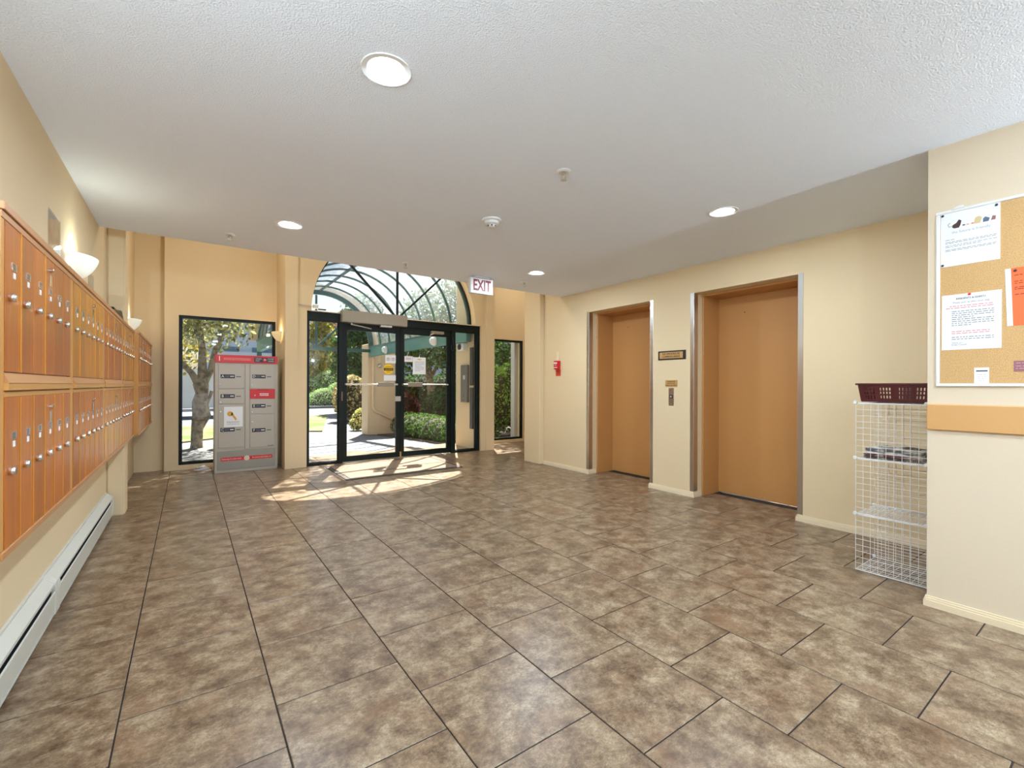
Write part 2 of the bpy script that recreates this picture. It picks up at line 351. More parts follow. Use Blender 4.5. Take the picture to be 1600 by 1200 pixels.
def skirting(b, p0, p1, out, h=.056, t=.013):
    """skirting along a segment with three-step profile; out = unit vector into the room"""
    for (z0, z1, tt) in ((0, h*.62, t), (h*.62, h*.82, t*.72), (h*.82, h, t*.45)):
        xs_ = sorted((p0[0], p1[0], p0[0]+out[0]*tt, p1[0]+out[0]*tt)); ys_ = sorted((p0[1], p1[1], p0[1]+out[1]*tt, p1[1]+out[1]*tt))
        b.box(xs_[0], xs_[-1], ys_[0], ys_[-1], z0, z1)
b = MB()
for a, c in ((.722, E2[0]-.0), (E2[1], E1[0]), (E1[1], 5.44)): skirting(b, (XR, a), (XR, c), (-1, 0))
for y, d in ((E2[1], -1), (E1[1], -1)): skirting(b, (XR-.013, y), (4.575, y), (0, d))
for y, d in ((E2[0], 1), (E1[0], 1)): skirting(b, (XR-.013, y), (4.575, y), (0, d))
tag(b.build('baseboard_right', M_TRIM), 'cream skirting along the elevator wall', 'baseboard', kind='structure')
b = MB(); skirting(b, (XF, YB), (XF, .722), (-1, 0)); skirting(b, (XF-.013, .722), (XR, .722), (0, 1))
tag(b.build('baseboard_corner', M_TRIM), 'cream ridged skirting under the cork board wall', 'baseboard', kind='structure')
o = tag(B(XF-.019, XF, YB, .7215, .968, 1.107).build('trim_1', M_RAIL, bev=.004), 'ochre chair rail board under the cork board', 'trim', kind='structure')
sm = MB().lathe([(.0045, 0), (.0045, .003)], 8, ax='x').mesh('screw')
for y in (.69, .39, .09):
    for z in (1.085, .99): link('screw', sm, M_RAIL, o, (XF-.0215, y, z))

# ------------------------------------------------------------------ windows
def frame_rect(b, x0, x1, z0, z1, y0, y1, wdt):
    b.box(x0, x1, y0, y1, z0, z0+wdt).box(x0, x1, y0, y1, z1-wdt, z1).box(x0, x0+wdt, y0, y1, z0+wdt, z1-wdt).box(x1-wdt, x1, y0, y1, z0+wdt, z1-wdt); return b
def window(name, label, x0, x1, z0, z1, y, wd=.042):
    t = thing(name, label, 'window', (0, 0, 0), kind='structure')
    for nm, a in (('frame_bar', (x0, x1, y, y+.06, z0, z0+wd)), ('frame_bar', (x0, x1, y, y+.06, z1-wd, z1)), ('frame_bar', (x0, x0+wd, y, y+.06, z0+wd, z1-wd)), ('frame_bar', (x1-wd, x1, y, y+.06, z0+wd, z1-wd))):
        B(*a).build(nm, M_FRAME, t, .003)
    B(x0+wd-.004, x1-wd+.004, y+.026, y+.032, z0+wd-.004, z1-wd+.004).build('pane', M_GLASS, t)
    return t
window('window_1', 'tall dark-framed window behind the parcel locker', WX0, WX1, WZ0, WZ1, YW+.012)
window('window_2', 'narrow dark-framed window right of the entrance doors', RX0, RX1, RZ0, RZ1, YW+.012)
for i_ in range(3): window('window_%d' % (6+i_), ['added rear glazing panel behind the camera on the mailbox side', 'middle added rear glazing panel behind the camera', 'added rear glazing panel behind the camera on the board side'][i_], -.45+1.2*i_, .75+1.2*i_, 0, 2.42, YB-.1)  # unseen glazing, added to let more daylight into the lobby
# arched fanlight
t = thing('window_3', 'arched fanlight with radiating bars above the entrance doors', 'window', kind='structure')
fr = MB(); ra, rb = AR-.002, AR-.026
for j in range(N):
    t0, t1 = math.pi*j/N, math.pi*(j+1)/N
    i = len(fr.v)
    for y in (7.335, 7.385):
        for r in (ra, rb):
            for tt in (t0, t1): fr.v.append((AC+r*math.cos(tt), y, AZ+.004+r*math.sin(tt)*.997))
    fr.f += [(i, i+1, i+3, i+2), (i+4, i+6, i+7, i+5), (i+2, i+3, i+7, i+6), (i, i+4, i+5, i+1)]
fr.build('arch_frame', M_FRAME, t)
hub = (2.838, 2.312)
for ang in (math.radians(134.5), math.pi/2, math.radians(44.5)):
    L = AR-.05 if abs(ang-math.pi/2) < .1 else AR-.04
    c, s_ = math.cos(ang), math.sin(ang); hw = .015
    poly = [(hub[0]+s_*hw, hub[1]-c*hw), (hub[0]+c*L+s_*hw, hub[1]+s_*L-c*hw), (hub[0]+c*L-s_*hw, hub[1]+s_*L+c*hw), (hub[0]-s_*hw, hub[1]+c*hw)]
    MB().prism(poly, 7.342, 7.38).build('fan_bar', M_FRAME, t)
angs = [0, math.radians(44.5), math.pi/2, math.radians(134.5), math.pi]
for a, c in zip(angs[:-1], angs[1:]):
    pts = [(hub[0]+.02*math.cos((a+c)/2), hub[1]+.02*math.sin((a+c)/2))]
    for j in range(13):
        tt = a+(c-a)*j/12; pts.append((AC+(AR-.03)*math.cos(tt), AZ+.006+(AR-.03)*math.sin(tt)))
    MB().prism(pts, 7.358, 7.363).build('pane', M_GLASS, t)
t['label'] = 'arched fanlight with radiating bars above the entrance doors'
B(1.47, 4.25, 7.20, 7.40, 2.288, 2.299).build('sill_board', M_TRIM, t)

# ------------------------------------------------------------------ entrance storefront
t = thing('trim_2', 'dark green metal frame around the entrance doors', 'door frame', kind='structure')
B(1.407, 4.372, 7.235, 7.335, 2.160, 2.288).build('head_bar', M_FRAME, t, .003)
B(1.407, 1.445, 7.235, 7.335, 0, 2.16).build('jamb', M_FRAME, t, .003)
B(1.868, 1.928, 7.235, 7.335, 0, 2.16).build('mullion', M_FRAME, t, .003)
B(3.785, 3.870, 7.235, 7.335, 0, 2.16).build('mullion', M_FRAME, t, .003)
B(4.305, 4.372, 7.235, 7.335, 0, 2.16).build('jamb', M_FRAME, t, .003)
B(1.445, 1.868, 7.24, 7.33, 0, .042).build('sill_bar', M_FRAME, t, .003)
B(3.870, 4.305, 7.24, 7.33, 0, .036).build('sill_bar', M_FRAME, t, .003)
B(1.928, 3.785, 7.23, 7.36, 0, .008).build('threshold', M_STEEL, t, .002)
for nm, lab, a, c in (('window_4', 'glass sidelight left of the entrance doors', 1.445, 1.868), ('window_5', 'glass sidelight right of the doors, in front of the intercom', 3.870, 4.305)):
    s_ = thing(nm, lab, 'window', kind='structure'); B(a, c, 7.282, 7.288, .04, 2.162).build('pane', M_GLASS, s_)
    frame_rect(MB(), a, c, .036, 2.162, 7.272, 7.298, .012).build('glazing_bead', M_FRAME, s_)
def leaf(name, label, x0, x1, bar0, bar1, bx0, bx1):
    d = thing(name, label, 'door', kind='structure')
    y0, y1 = 7.262, 7.306; z0, z1 = .014, 2.155
    B(x0, x0+.068, y0, y1, z0, z1).build('stile', M_FRAME, d, .002); B(x1-.068, x1, y0, y1, z0, z1).build('stile', M_FRAME, d, .002)
    B(x0+.068, x1-.068, y0, y1, z0, .098).build('rail', M_FRAME, d, .002); B(x0+.068, x1-.068, y0, y1, 2.052, z1).build('rail', M_FRAME, d, .002)
    B(x0+.066, x1-.066, 7.281, 7.287, .096, 2.054).build('pane', M_GLASS, d)
    pb = MB().tube([(bar0, 7.205, 1.212), (bar1, 7.205, 1.212)], .011, 10).build('push_bar', M_BAR, d, smooth=True)
    for x in (bar0+.012, bar1-.012): B(x-.012, x+.012, 7.205, y0, 1.198, 1.226).build('bracket', M_BAR, pb)
    B(bx0, bx1, 7.185, 7.235, 1.176, 1.248).build('latch_case', M_OPBOX, pb, .004)
    return d
d1 = leaf('door_1', 'left glass entrance door with the yellow caution sticker', 1.930, 2.853, 1.96, 2.79, 2.462, 2.72)
d2 = leaf('door_2', 'right glass entrance door with the white letter', 2.858, 3.783, 2.89, 3.71, 2.972, 3.222)
B(2.762, 2.858, 7.238, 7.262, .935, 1.018).build('lock_case', M_BAR, d1, .004)
B(1.905, 1.925, 7.228, 7.262, .96, 1.10).build('strike_plate', mat('bronze', srgb(130, 104, 88), .4, .6), d1, .003)
B(2.846, 2.866, 7.236, 7.262, .02, .10).build('pivot', M_BRASS, d2)
# closer on the right leaf
B(3.39, 3.63, 7.205, 7.262, 2.085, 2.135).build('closer_body', M_OPBOX, d2, .005); MB().tube([(3.44, 7.22, 2.09), (3.36, 7.18, 2.06), (3.35, 7.20, 2.03), (3.42, 7.22, 2.035)], .007, 8).build('closer_arm', M_BAR, d2, smooth=True)
MB().tube([(3.80, 7.215, 2.05)]+[(3.80+.028*math.sin(a), 7.215, 1.86-.05*math.cos(a)) for a in np.linspace(2.4, -2.0, 10)]+[(3.775, 7.215, 1.92)], .006, 6).build('door_cord', M_BLACK, t)
# stickers on the doors
dn = thing('caution_sticker', 'round yellow and black caution sticker on the left door', 'sign', (2.662, 7.2785, 1.46))
MB().lathe([(.082, 0), (.082, .0012)], 40, ax='y').build('disc', mat('yellow_vinyl', srgb(246, 200, 20), .5), dn)
B(-.078, .078, -.0012, 0, -.022, .022).build('band', M_INKD, dn)
text(dn, 'CAUTION', .034, (0, -.0018, 0), mat('yellow_print', srgb(246, 200, 20), .6), maxw=.13)
text(dn, 'AUTOMATIC', .02, (0, -.001, .042), M_INKD, maxw=.1); text(dn, 'DOOR', .022, (0, -.001, -.045), M_INKD)
dn = thing('door_sign', 'white strip sign with red symbols on the left door', 'sign', (2.695, 7.2785, 1.625))
B(-.088, .088, -.001, 0, -.066, .066).build('sheet', M_PAPER, dn)
for x in (-.04, .045):
    MB().lathe([(.026, 0), (.026, .0006), (.020, .0006), (.020, 0)], 24, c=(x, -.0016, 0), ax='y', closed=False).build('ring_mark', M_INKR, dn)
    B(x-.003, x+.003, -.0016, -.001, -.02, .02).build('bar_mark', M_INKR, dn)
dn = thing('door_sign', 'small white sign beside the middle stile of the right door', 'sign', (3.005, 7.2785, 1.64))
B(-.078, .078, -.001, 0, -.05, .05).build('sheet', M_PAPER, dn); printed_lines(dn, -.045, .05, (.018, .006, -.008), M_INK, .006, -.001); frame_rect(MB(), -.075, .075, -.047, .047, -.0014, -.001, .004).build('border', M_INKR, dn)
dn = thing('letter_sheet', 'white letter with yellow emblem taped on the right door', 'paper', (3.199, 7.2785, 1.531))
B(-.117, .117, -.001, 0, -.144, .144).build('sheet', M_PAPER, dn); printed_lines(dn, -.08, .085, [.07-.0225*i for i in range(8)], mat('blue_ink', srgb(110, 120, 175), .8), .006, -.001)
MB().prism([(-.05, .108), (0, .094), (.05, .108), (.02, .122), (-.02, .122)], -.0015, -.001).build('emblem', mat('gold_print', srgb(222, 182, 90), .6), dn)
MB().lathe([(.012, 0), (.012, .001)], 12, c=(0, -.002, .146), ax='y').build('tape', M_WHITE, dn)
dn = thing('notice_sheet', 'blank white notice above the push bar of the left door', 'paper', (2.684, 7.2785, 1.318))
B(-.1, .1, -.001, 0, -.045, .045).build('sheet', M_PAPER, dn)
# automatic operator above the left door
t = thing('door_operator', 'bronze grey automatic door opener box above the left door', 'door opener', (2.40, 7.235, 2.156))
B(-.517, .517, -.125, 0, .002, .180).build('housing', M_OPBOX, t, .006, 2)
MB().tube([(-.36, -.06, 0), (-.36, -.06, -.03)], .02, 14).build('spindle', M_CHROME, t, smooth=True)
MB().tube([(-.36, -.06, -.022), (-.20, -.035, -.04), (-.03, .02, -.06)], .009, 8).build('arm', M_BAR, t, smooth=True)
B(.08, .27, -.1, -.03, -.03, .002).build('sensor', M_BAR, t, .004)
t = thing('motion_sensor', 'small sensor on a thin conduit at the left foot of the arch', 'sensor', (1.50, 7.19, 2.335))
MB().tube([(-.30, -.012, .045), (-.12, -.012, .025), (0, -.012, .018)], .006, 8).build('conduit', M_BAR, t); B(-.02, .05, -.06, 0, -.01, .045).build('body', M_BAR, t, .004); B(.05, .16, -.05, -.02, -.03, -.008).build('lens_bar', M_BLACK, t, .004)

# ------------------------------------------------------------------ elevators
def elevator(name, label, e):
    y0, y1 = e
    t = thing(name, label, 'elevator door', (0, 0, 0), kind='structure')
    X1 = 4.585; th = .022
    for (a, c) in ((y1-th, y1), (y0, y0+th)):
        B(X1, EXD, a, c, 0, EZ).build('jamb', M_ELEV, t, .003)
    B(X1, EXD, y0+th, y1-th, EZ-.024, EZ).build('head', M_ELEV, t, .003)
    B(EXD-.015, EXD+.03, y0+th, y1-th, .012, EZ-.024).build('door_panel', M_ELEV, t, .002)
    B(EXD-.10, EXD-.0, y0+th, y1-th, 0, .003).build('sill', mat('dark_sill', (.03, .03, .03, 1), .5, .5), t)
    MB().lathe([(.006, 0), (.006, .002)], 12, c=(EXD-.017, y0+.72, 2.0), ax='x').build('key_hole', M_BLACK, t)
    return t
elevator('door_3', 'ochre painted elevator door farther from the camera', E1)
elevator('door_4', 'ochre painted elevator door nearer the camera', E2)
def guard(y, sgn, label):
    """L-shaped steel corner guard; sgn +1: wall continues toward +y"""
    z0, z1 = .062, EZ+.005; th = .003
    t = thing('corner_guard', label, 'corner guard', (XR, y, 0), group=None)
    a, c = sorted((0, sgn*.042)); B(-th, 0, a, c, z0, z1).build('wall_leg', M_STEEL, t, .001)
    a, c = sorted((-sgn*th, 0)); B(-th, .070, a, c, z0, z1).build('reveal_leg', M_STEEL, t, .001)
    rv = MB().lathe([(.004, 0), (.004, .0015)], 8, ax='x').mesh('rivet')
    for z in (.45, .95, 1.35, 1.75, 2.08): link('rivet', rv, M_STEEL, t, (-th-.0015, sgn*.022, z))
guard(E1[1], 1, 'steel corner guard at the far side of the farther elevator')
guard(E1[0], -1, 'steel corner guard at the near side of the farther elevator')
guard(E2[1], 1, 'steel corner guard at the far side of the nearer elevator')
guard(E2[0], -1, 'steel corner guard at the near side of the nearer elevator')
for e in (E1, E2): pass

# signs between the elevators
t = thing('no_smoking_sign', 'black framed no smoking sign between the elevators', 'sign', (XR, 3.161, 1.549), FACE_MX)
B(-.18, .18, -.008, 0, -.051, .051).build('backing', M_BLACK, t, .002); B(-.158, .146, -.0098, -.008, -.036, .036).build('plate', M_BRASS, t)
text(t, 'NO SMOKING IN', .034, (-.006, -.0103, .015), M_INKD, maxw=.22); text(t, 'COMMON AREAS', .034, (-.006, -.0103, -.017), M_INKD, maxw=.23)
t = thing('fire_notice', 'small brass fire notice above the elevator call button', 'sign', (XR, 3.166, 1.230), FACE_MX)
B(-.078, .078, -.003, 0, -.038, .038).build('plate', M_BRASS, t)
for s_, z, wd in (('IN CASE OF FIRE', .021, .10), ('DO NOT USE', .0, .09), ('ELEVATOR. USE STAIRWAY', -.021, .145)): text(t, s_, .015, (0, -.0036, z), M_INKD, maxw=wd)
t = thing('call_button', 'steel elevator call button plate between the elevators', 'call button', (XR, 3.167, 1.08), FACE_MX)
B(-.034, .034, -.003, 0, -.1, .1).build('plate', M_STEEL, t, .001)
bt = B(-.02, .02, -.008, -.003, -.017, .020).build('button', M_BLACK, t, .002); B(-.011, .011, -.0095, -.008, -.008, .011).build('lens', M_BAR, bt)
for z in (-.075, .08): MB().lathe([(.005, 0), (.005, .002)], 10, c=(0, -.0045, z), ax='y').build('screw', M_CHROME, t)
t = thing('fire_alarm', 'red fire alarm pull station left of the farther elevator', 'fire alarm', (XR, 5.105, 1.503), FACE_MX)
bx = B(-.052, .052, -.05, 0, -.062, .062).build('body', M_RED, t, .006, 2)
B(-.044, .03, -.054, -.05, .018, .04).build('handle', M_WPRINT, bx, .002); text(bx, 'FIRE', .022, (-.006, -.0505, -.002), M_WPRINT); B(-.044, .03, -.053, -.05, -.04, -.03).build('pull_bar', M_WPRINT, bx)
pl = B(-.054, .054, -.004, 0, -.158, -.066).build('instruction_plate', mat('red_orange_plate', srgb(214, 66, 44), .5), t); printed_lines(pl, -.035, .04, (-.09, -.105, -.12, -.138), M_INKD, .006, -.004)
B(-.03, .014, -.02, 0, .062, .195).build('cable_cover', M_TRIM, t, .003)

# ------------------------------------------------------------------ ceiling fixtures
M_LAMP = emat('lit_lamp', (1, .97, .92, 1), 14)
for i, (px, py) in enumerate(POTS):
    lab = ['recessed ceiling light near the camera with a tilted bulb', 'recessed ceiling light nearest the parcel locker', 'recessed ceiling light in front of the nearer elevator', 'recessed ceiling light beside the farther elevator',
           'added recessed fill light behind the camera on the mailbox side', 'added recessed fill light behind the camera on the board side', 'rearmost added recessed fill light on the mailbox side', 'rearmost added recessed fill light on the board side'][i]
    t = thing('ceiling_light', lab, 'ceiling light', (px, py, HC), group='recessed lights in the lobby ceiling')
    MB().lathe([(POT_R-.002, -.0005), (.101, -.0005), (.099, -.005), (POT_R-.006, -.003), (POT_R-.012, .02), (POT_R-.010, .02)], 40, closed=False).build('trim_ring', M_WHITE, t, smooth=True)
    MB().lathe([(POT_R-.010, .02), (POT_R-.006, .10), (.03, .11)], 32, closed=False).build('can', M_WHITE, t, smooth=True)
    tilt = Matrix.Rotation(math.radians(14 if i == 0 else 4), 4, Vector((.8, -.6, 0)))
    me = MB().lathe([(.058, 0), (.060, .006), (.045, .04), (.02, .06)], 32).mesh('bulb', smooth=True); me.transform(tilt)
    off = (.0, .012, .030) if i == 0 else (0, 0, .030)
    link('bulb', me, M_LAMP, t, off)
    la = bpy.data.lights.new('lamp', 'AREA'); la.shape = 'DISK'; la.size = .11; la.energy = POT_W; la.color = (.70, .85, 1.0); la.spread = math.radians(180)
    lo = bpy.data.objects.new('lamp', la); COL.objects.link(lo); lo.parent = t; lo.location = (off[0], off[1], .006 if i == 0 else -.003); lo.rotation_euler = tilt.to_euler()
sp_labels = ['sprinkler head in the middle of the ceiling near the camera', 'sprinkler head at the ceiling edge by the parcel locker', 'sprinkler head at the ceiling edge in front of the arch', 'sprinkler head at the ceiling edge beside the exit sign']
for (x, y), lab in zip(((1.845, 2.08), (.288, 4.65), (1.876, 4.63), (3.43, 4.60)), sp_labels):
    t = thing('sprinkler', lab, 'sprinkler', (x, y, HC), group='ceiling sprinklers')
    MB().lathe([(.041, 0), (.043, -.004), (.030, -.010), (.022, -.006)], 28).build('escutcheon', M_ALU, t, smooth=True)
    MB().lathe([(.012, -.005), (.014, -.024), (.008, -.030)], 14).build('body', M_CHROME, t, smooth=True)
    for s_ in (-1, 1): MB().tube([(s_*.012, 0, -.022), (s_*.015, 0, -.036), (s_*.004, 0, -.05)], .0035, 6).build('frame_arm', M_CHROME, t)
    MB().lathe([(.019, -.052), (.019, -.0545)], 18).build('deflector', M_STEEL, t)
t = thing('smoke_detector', 'round white smoke detector on the middle of the ceiling', 'smoke detector', (1.93, 3.02, HC))
MB().lathe([(.074, 0), (.076, -.012), (.066, -.018)], 36).build('base', M_WHITE, t, smooth=True)
MB().lathe([(.056, -.018), (.054, -.034), (.044, -.040), (.032, -.042), (.030, -.058), (.022, -.062)], 32).build('chamber', M_WHITE, t, smooth=True)
for k in range(6):
    a = k*math.pi/3; MB().box(-.007, .007, -.0015, .0015, -.055, -.046).build('vent', M_BLACK, t, loc=(.0315*math.cos(a), .0315*math.sin(a), 0), rotz=a+math.pi/2)
for x_, y_, lb_ in ((.35, 6.5, 'added flush fill light high above the parcel locker'), (2.9, 6.1, 'added flush fill light high above the door mat'), (5.6, 6.9, 'added flush fill light high above the narrow window')):  # added lights, hidden above the low ceiling, to brighten the entrance bay
    t = thing('flush_fill_light', lb_, 'ceiling light', (x_, y_, HU), group='added flush fill lights on the high entrance ceiling')
    MB().lathe([(.17, 0), (.17, -.03), (.15, -.035)], 32).build('base', M_WHITE, t, smooth=True)
    MB().lathe([(.15, -.03), (.14, -.06), (.09, -.085), (.0, -.09)], 32).build('diffuser', emat('fill_diffuser', (1, .9, .72, 1), 4), t, smooth=True)
    la = bpy.data.lights.new('lamp', 'AREA'); la.shape = 'DISK'; la.size = .3; la.energy = BAY_W; la.color = (1, .94, .82)
    lo = bpy.data.objects.new('lamp', la); COL.objects.link(lo); lo.parent = t; lo.location = (0, 0, -.095)
t = thing('exit_sign', 'white exit sign with red letters hanging from the ceiling', 'exit sign', (2.86, 4.72, HC))
B(-.1, .1, -.045, .045, -.012, 0).build('canopy', M_WHITE, t, .003); B(-.16, .16, -.03, .03, -.20, -.014).build('housing', M_WHITE, t, .004)
B(-.152, .152, -.0335, -.03, -.195, -.02).build('face_plate', M_WHITE, t)
text(t, 'EXIT', .182, (0, -.0342, -.108), mat('dark_red_print', srgb(134, 22, 28), .5), maxw=.245, bold=.005)

# ------------------------------------------------------------------ mailboxes
W_A = wood_mat('mailbox_wood_red', srgb(156, 84, 26), srgb(190, 108, 36))
W_B = wood_mat('mailbox_wood_golden', srgb(174, 108, 28), srgb(202, 132, 40))
W_C = wood_mat('mailbox_wood_orange', srgb(168, 88, 20), srgb(200, 112, 28))
M_MBF = mat('mailbox_gold_frame', srgb(206, 152, 84), .35, .15); M_MBT = mat('mailbox_trim', srgb(190, 134, 84), .4, .1)
M_GOLD = mat('gold_anodised_edge', srgb(226, 160, 62), .3, .3)
M_SLOT = mat('slot_window', srgb(120, 110, 100), .2, .3); M_SLOTD = mat('near_black', (.02, .02, .02, 1), .5)  # M_SLOTD: near-black, for the heater fins and the mat label patch
DW, UW, DPT = .155, .995, .13
dm_u = B(.0015, DW-.0015, -.006, .006, 0, .452).mesh('mailbox_door', .0015); dm_l = B(.0015, DW-.0015, -.006, .006, 0, .455).mesh('mailbox_door', .0015)
slot_me = frame_rect(MB(), -.022, .022, -.0125, .0125, -.002, 0, .003).mesh('name_slot'); slot_in = B(-.019, .019, -.001, 0, -.0095, .0095).mesh('name_card')
tag_me = B(-.010, .010, -.0015, 0, -.009, .009).mesh('number_tag'); knob_me = MB().lathe([(.011, 0), (.013, -.004), (.013, -.012), (.010, -.016)], 16, ax='y').mesh('knob', smooth=True)
plate_me = B(-.017, .017, -.002, 0, -.022, .022).mesh('lock_plate', .001); lock_me = MB().lathe([(.009, 0), (.009, -.01), (.006, -.012)], 14, ax='y').mesh('master_lock', smooth=True)
def mailbox_unit(y, xf, label, wu, wl_, master=3):
    """front face plane at x = xf; local x runs to the right of the viewer (+y world)"""
    t = thing('mailbox_unit', label, 'mailboxes', (xf, y, 0), FACE_PX, group='wooden mailbox units on the left wall')
    D = xf-(XL+.0015) if xf > -.44 else .13
    y1 = xf-XL-.001
    B(0, UW, .0065, y1, .681, 1.737).build('cabinet', M_MBF, t)
    B(0, UW, -.012, .0065, 1.712, 1.737).build('top_rail', M_MBT, t, .002); B(0, UW, -.006, .0065, 1.690, 1.710).build('upper_strip', M_MBT, t, .001)
    B(0, .0315, -.004, .0065, .705, 1.690).build('side_stile', M_MBF, t, .001); B(UW-.0315, UW, -.004, .0065, .705, 1.690).build('side_stile', M_MBF, t, .001)
    B(0, UW, -.010, .0065, .681, .704).build('bottom_rail', M_MBT, t, .002)
    MB().prism([(.0065, 1.233), (-.004, 1.233), (-.016, 1.203), (.0065, 1.203)], .0315, UW-.0315, 'x').build('ledge', M_MBT, t)
    B(.0315, UW-.0315, -.014, .0065, 1.180, 1.203).build('middle_rail', M_MBF, t, .001); B(.0315, UW-.0315, -.006, .0065, 1.160, 1.176).build('lower_strip', M_MBF, t, .001)
    for row, (z, dm, wm, zs, zk, zm) in enumerate(((1.236, dm_u, wu, 1.563, 1.463, 1.618), (.7045, dm_l, wl_, 1.039, .934, 1.084))):
        for k in range(6):
            x = .0325+k*DW
            me = dm if wm.name == 'x' else bpy.data.meshes.get('door_%d_%s' % (row, wm.name)) or dm.copy()
            if not me.name.startswith('door_'): me.name = 'door_%d_%s' % (row, wm.name); me.materials.clear(); me.materials.append(wm)
            d = link('mailbox_door', me, None, t, (x, 0, z))
            zz = -z
            sl = link('name_slot', slot_me, M_CHROME, d, (.085, -.006, zs+zz)); 
            link('name_card', slot_in, None, d, (.085, -.006, zs+zz)); d.children[-1]
            link('number_tag', tag_me, M_WPRINT, d, (.087, -.006, zs-.026+zz)); link('knob', knob_me, M_CHROME, d, (.04, -.006, zk+zz))
            if k == master:
                link('lock_plate', plate_me, M_CHROME, d, (.087, -.006, zm-.012+zz)); link('master_lock', lock_me, M_CHROME, d, (.075, -.006, zm+.028+zz))
    for k in ((3, 1) if wu is W_A else (1, 4, 5)):
        B(.0325+k*DW-.004, .0325+k*DW+.004, -.0085, -.0062, 1.236, 1.688).build('edge_strip', M_GOLD, t)
    for k in range(1, 6, 1 if wl_ is W_C else 2):
        B(.0325+k*DW-.0022, .0325+k*DW+.0022, -.0078, -.0062, .705, 1.159).build('edge_strip', M_GOLD, t)
slot_in.materials.append(M_SLOT)
XM = -.450
mb = ['wooden mailbox unit at the left edge of the photo, nearest the camera', 'second wooden mailbox unit from the camera, golden upper doors', 'third wooden mailbox unit from the camera, above the heater end', 'fourth wooden mailbox unit, over the wall pilaster, below the black tray']
wc = [(W_A, W_C), (W_B, W_C), (W_A, W_B), (W_B, W_C)]
for i in range(4): mailbox_unit(1.957+i*(UW+.003), XM, mb[i], *wc[i])
for i, lb in enumerate(('nearer unit of the raised mailbox pair beyond the pilaster', 'farthest mailbox unit, ending near the back corner')): mailbox_unit(5.957+i*(UW+.002), XM+.036, lb, W_A, W_A)

# things on and above the mailboxes
t = thing('letter_tray', 'black plastic tray lying on top of the mailboxes', 'tray', (-.535, 5.12, 1.7375))
MB().prism([(-.36, 0), (.30, 0), (.34, .05), (.20, .115), (-.36, .055)], -.055, .055, 'x').build('body', M_BLACK, t, .006)
B(-.05, .05, -.30, .24, .012, .02).build('lip', M_BLACK, t, loc=(0, 0, .06))
def poster(y, z0, z1, wd, label):
    t = thing('poster', label, 'poster', (XL, y, (z0+z1)/2), FACE_PX); h = (z1-z0)/2
    B(-wd/2, wd/2, -.002, 0, -h, h).build('sheet', mat('brown_photo_print', srgb(176, 144, 122), .25, vary=(7, srgb(232, 222, 208), .40, .62)), t)
    B(-wd/2-.012, wd/2+.012, -.0035, -.0025, -h-.012, h+.012).build('plastic_sleeve', M_GLASS, t)
    return t
poster(3.50, 1.78, 2.115, .26, 'glossy brown poster in a plastic sleeve left of the big wall lamp')
poster(4.66, 1.76, 2.02, .22, 'small brown poster on the left wall right of the big wall lamp')

# ------------------------------------------------------------------ sconces
def sconce(loc, rz, label, col, watt, est):
    t = thing('wall_lamp', label, 'wall lamp', loc, rz, group='glass bowl wall lamps')
    b = MB(); nu, nv = 20, 10; i0 = 0
    for thick in (0, .004):
        for v in range(nv+1):
            f = v/nv; z = -.135*f; r = (.185-thick)*math.sqrt(max(0, 1-f**1.25)); d = (.115-thick)*math.sqrt(max(0, 1-f**1.25))
            for u in range(nu+1):
                a = math.pi*u/nu; b.v.append((r*math.cos(a), -.012-d*math.sin(a), z))
    W_ = nu+1; L = (nv+1)*W_
    for s_ in range(2):
        for v in range(nv):
            for u in range(nu): q = s_*L+v*W_+u; b.f.append((q, q+1, q+W_+1, q+W_))
    for u in range(nu): b.f.append((u, u+1, L+u+1, L+u))
    b.build('bowl', emat('lit_bowl_'+str(round(col[2]*100)), col, est), t, smooth=True)
    B(-.06, .06, -.012, 0, -.11, .0).build('back_plate', M_CHROME, t, .003)
    MB().tube([(-.13, 0, -.012), (-.13, -.045, -.012)], .009, 12).build('finial', M_CHROME, t, smooth=True)
    MB().lathe([(.014, 0), (.018, .01), (.010, .02)], 14, c=(-.13, -.065, -.012), ax='y').build('finial_knob', M_CHROME, t, smooth=True)
    la = bpy.data.lights.new('lamp', 'POINT'); la.energy = watt; la.color = col[:3]; la.shadow_soft_size = .03
    lo = bpy.data.objects.new('lamp', la); COL.objects.link(lo); lo.parent = t; lo.location = (0, -.055, .03)
sconce((XL, 3.97, 2.0), FACE_PX, 'glass bowl wall lamp above the mailboxes nearer the camera', (.93, 1.0, .93, 1), SCONCE_W, .25)
sconce((XL, 7.36, 2.0), FACE_PX, 'glass bowl wall lamp above the farthest mailboxes', (.93, 1.0, .93, 1), SCONCE_W*.6, .25)
sconce((1.115, 7.52, 1.975), FACE_MX, 'warm glass bowl wall lamp beside the parcel locker', (1.0, .80, .45, 1), SCONCE_W*.6, .25)

for (x_, y_, rz_, lb_) in ((XL, .58, FACE_PX, 'added unseen fill lamp on the left wall beside the camera'), (XL, -1.5, FACE_PX, 'rearmost added fill lamp on the left wall'), (XF, -1.15, FACE_MX, 'added unseen fill lamp beside the cork board'), (XF, -1.9, FACE_MX, 'rearmost added fill lamp on the board wall')):  # unseen lamps in the sconce shape, added as cool fill for the lobby
    sconce((x_, y_, 1.95), rz_, lb_, (.68, .84, 1.0, 1), REAR_W, 1.1)
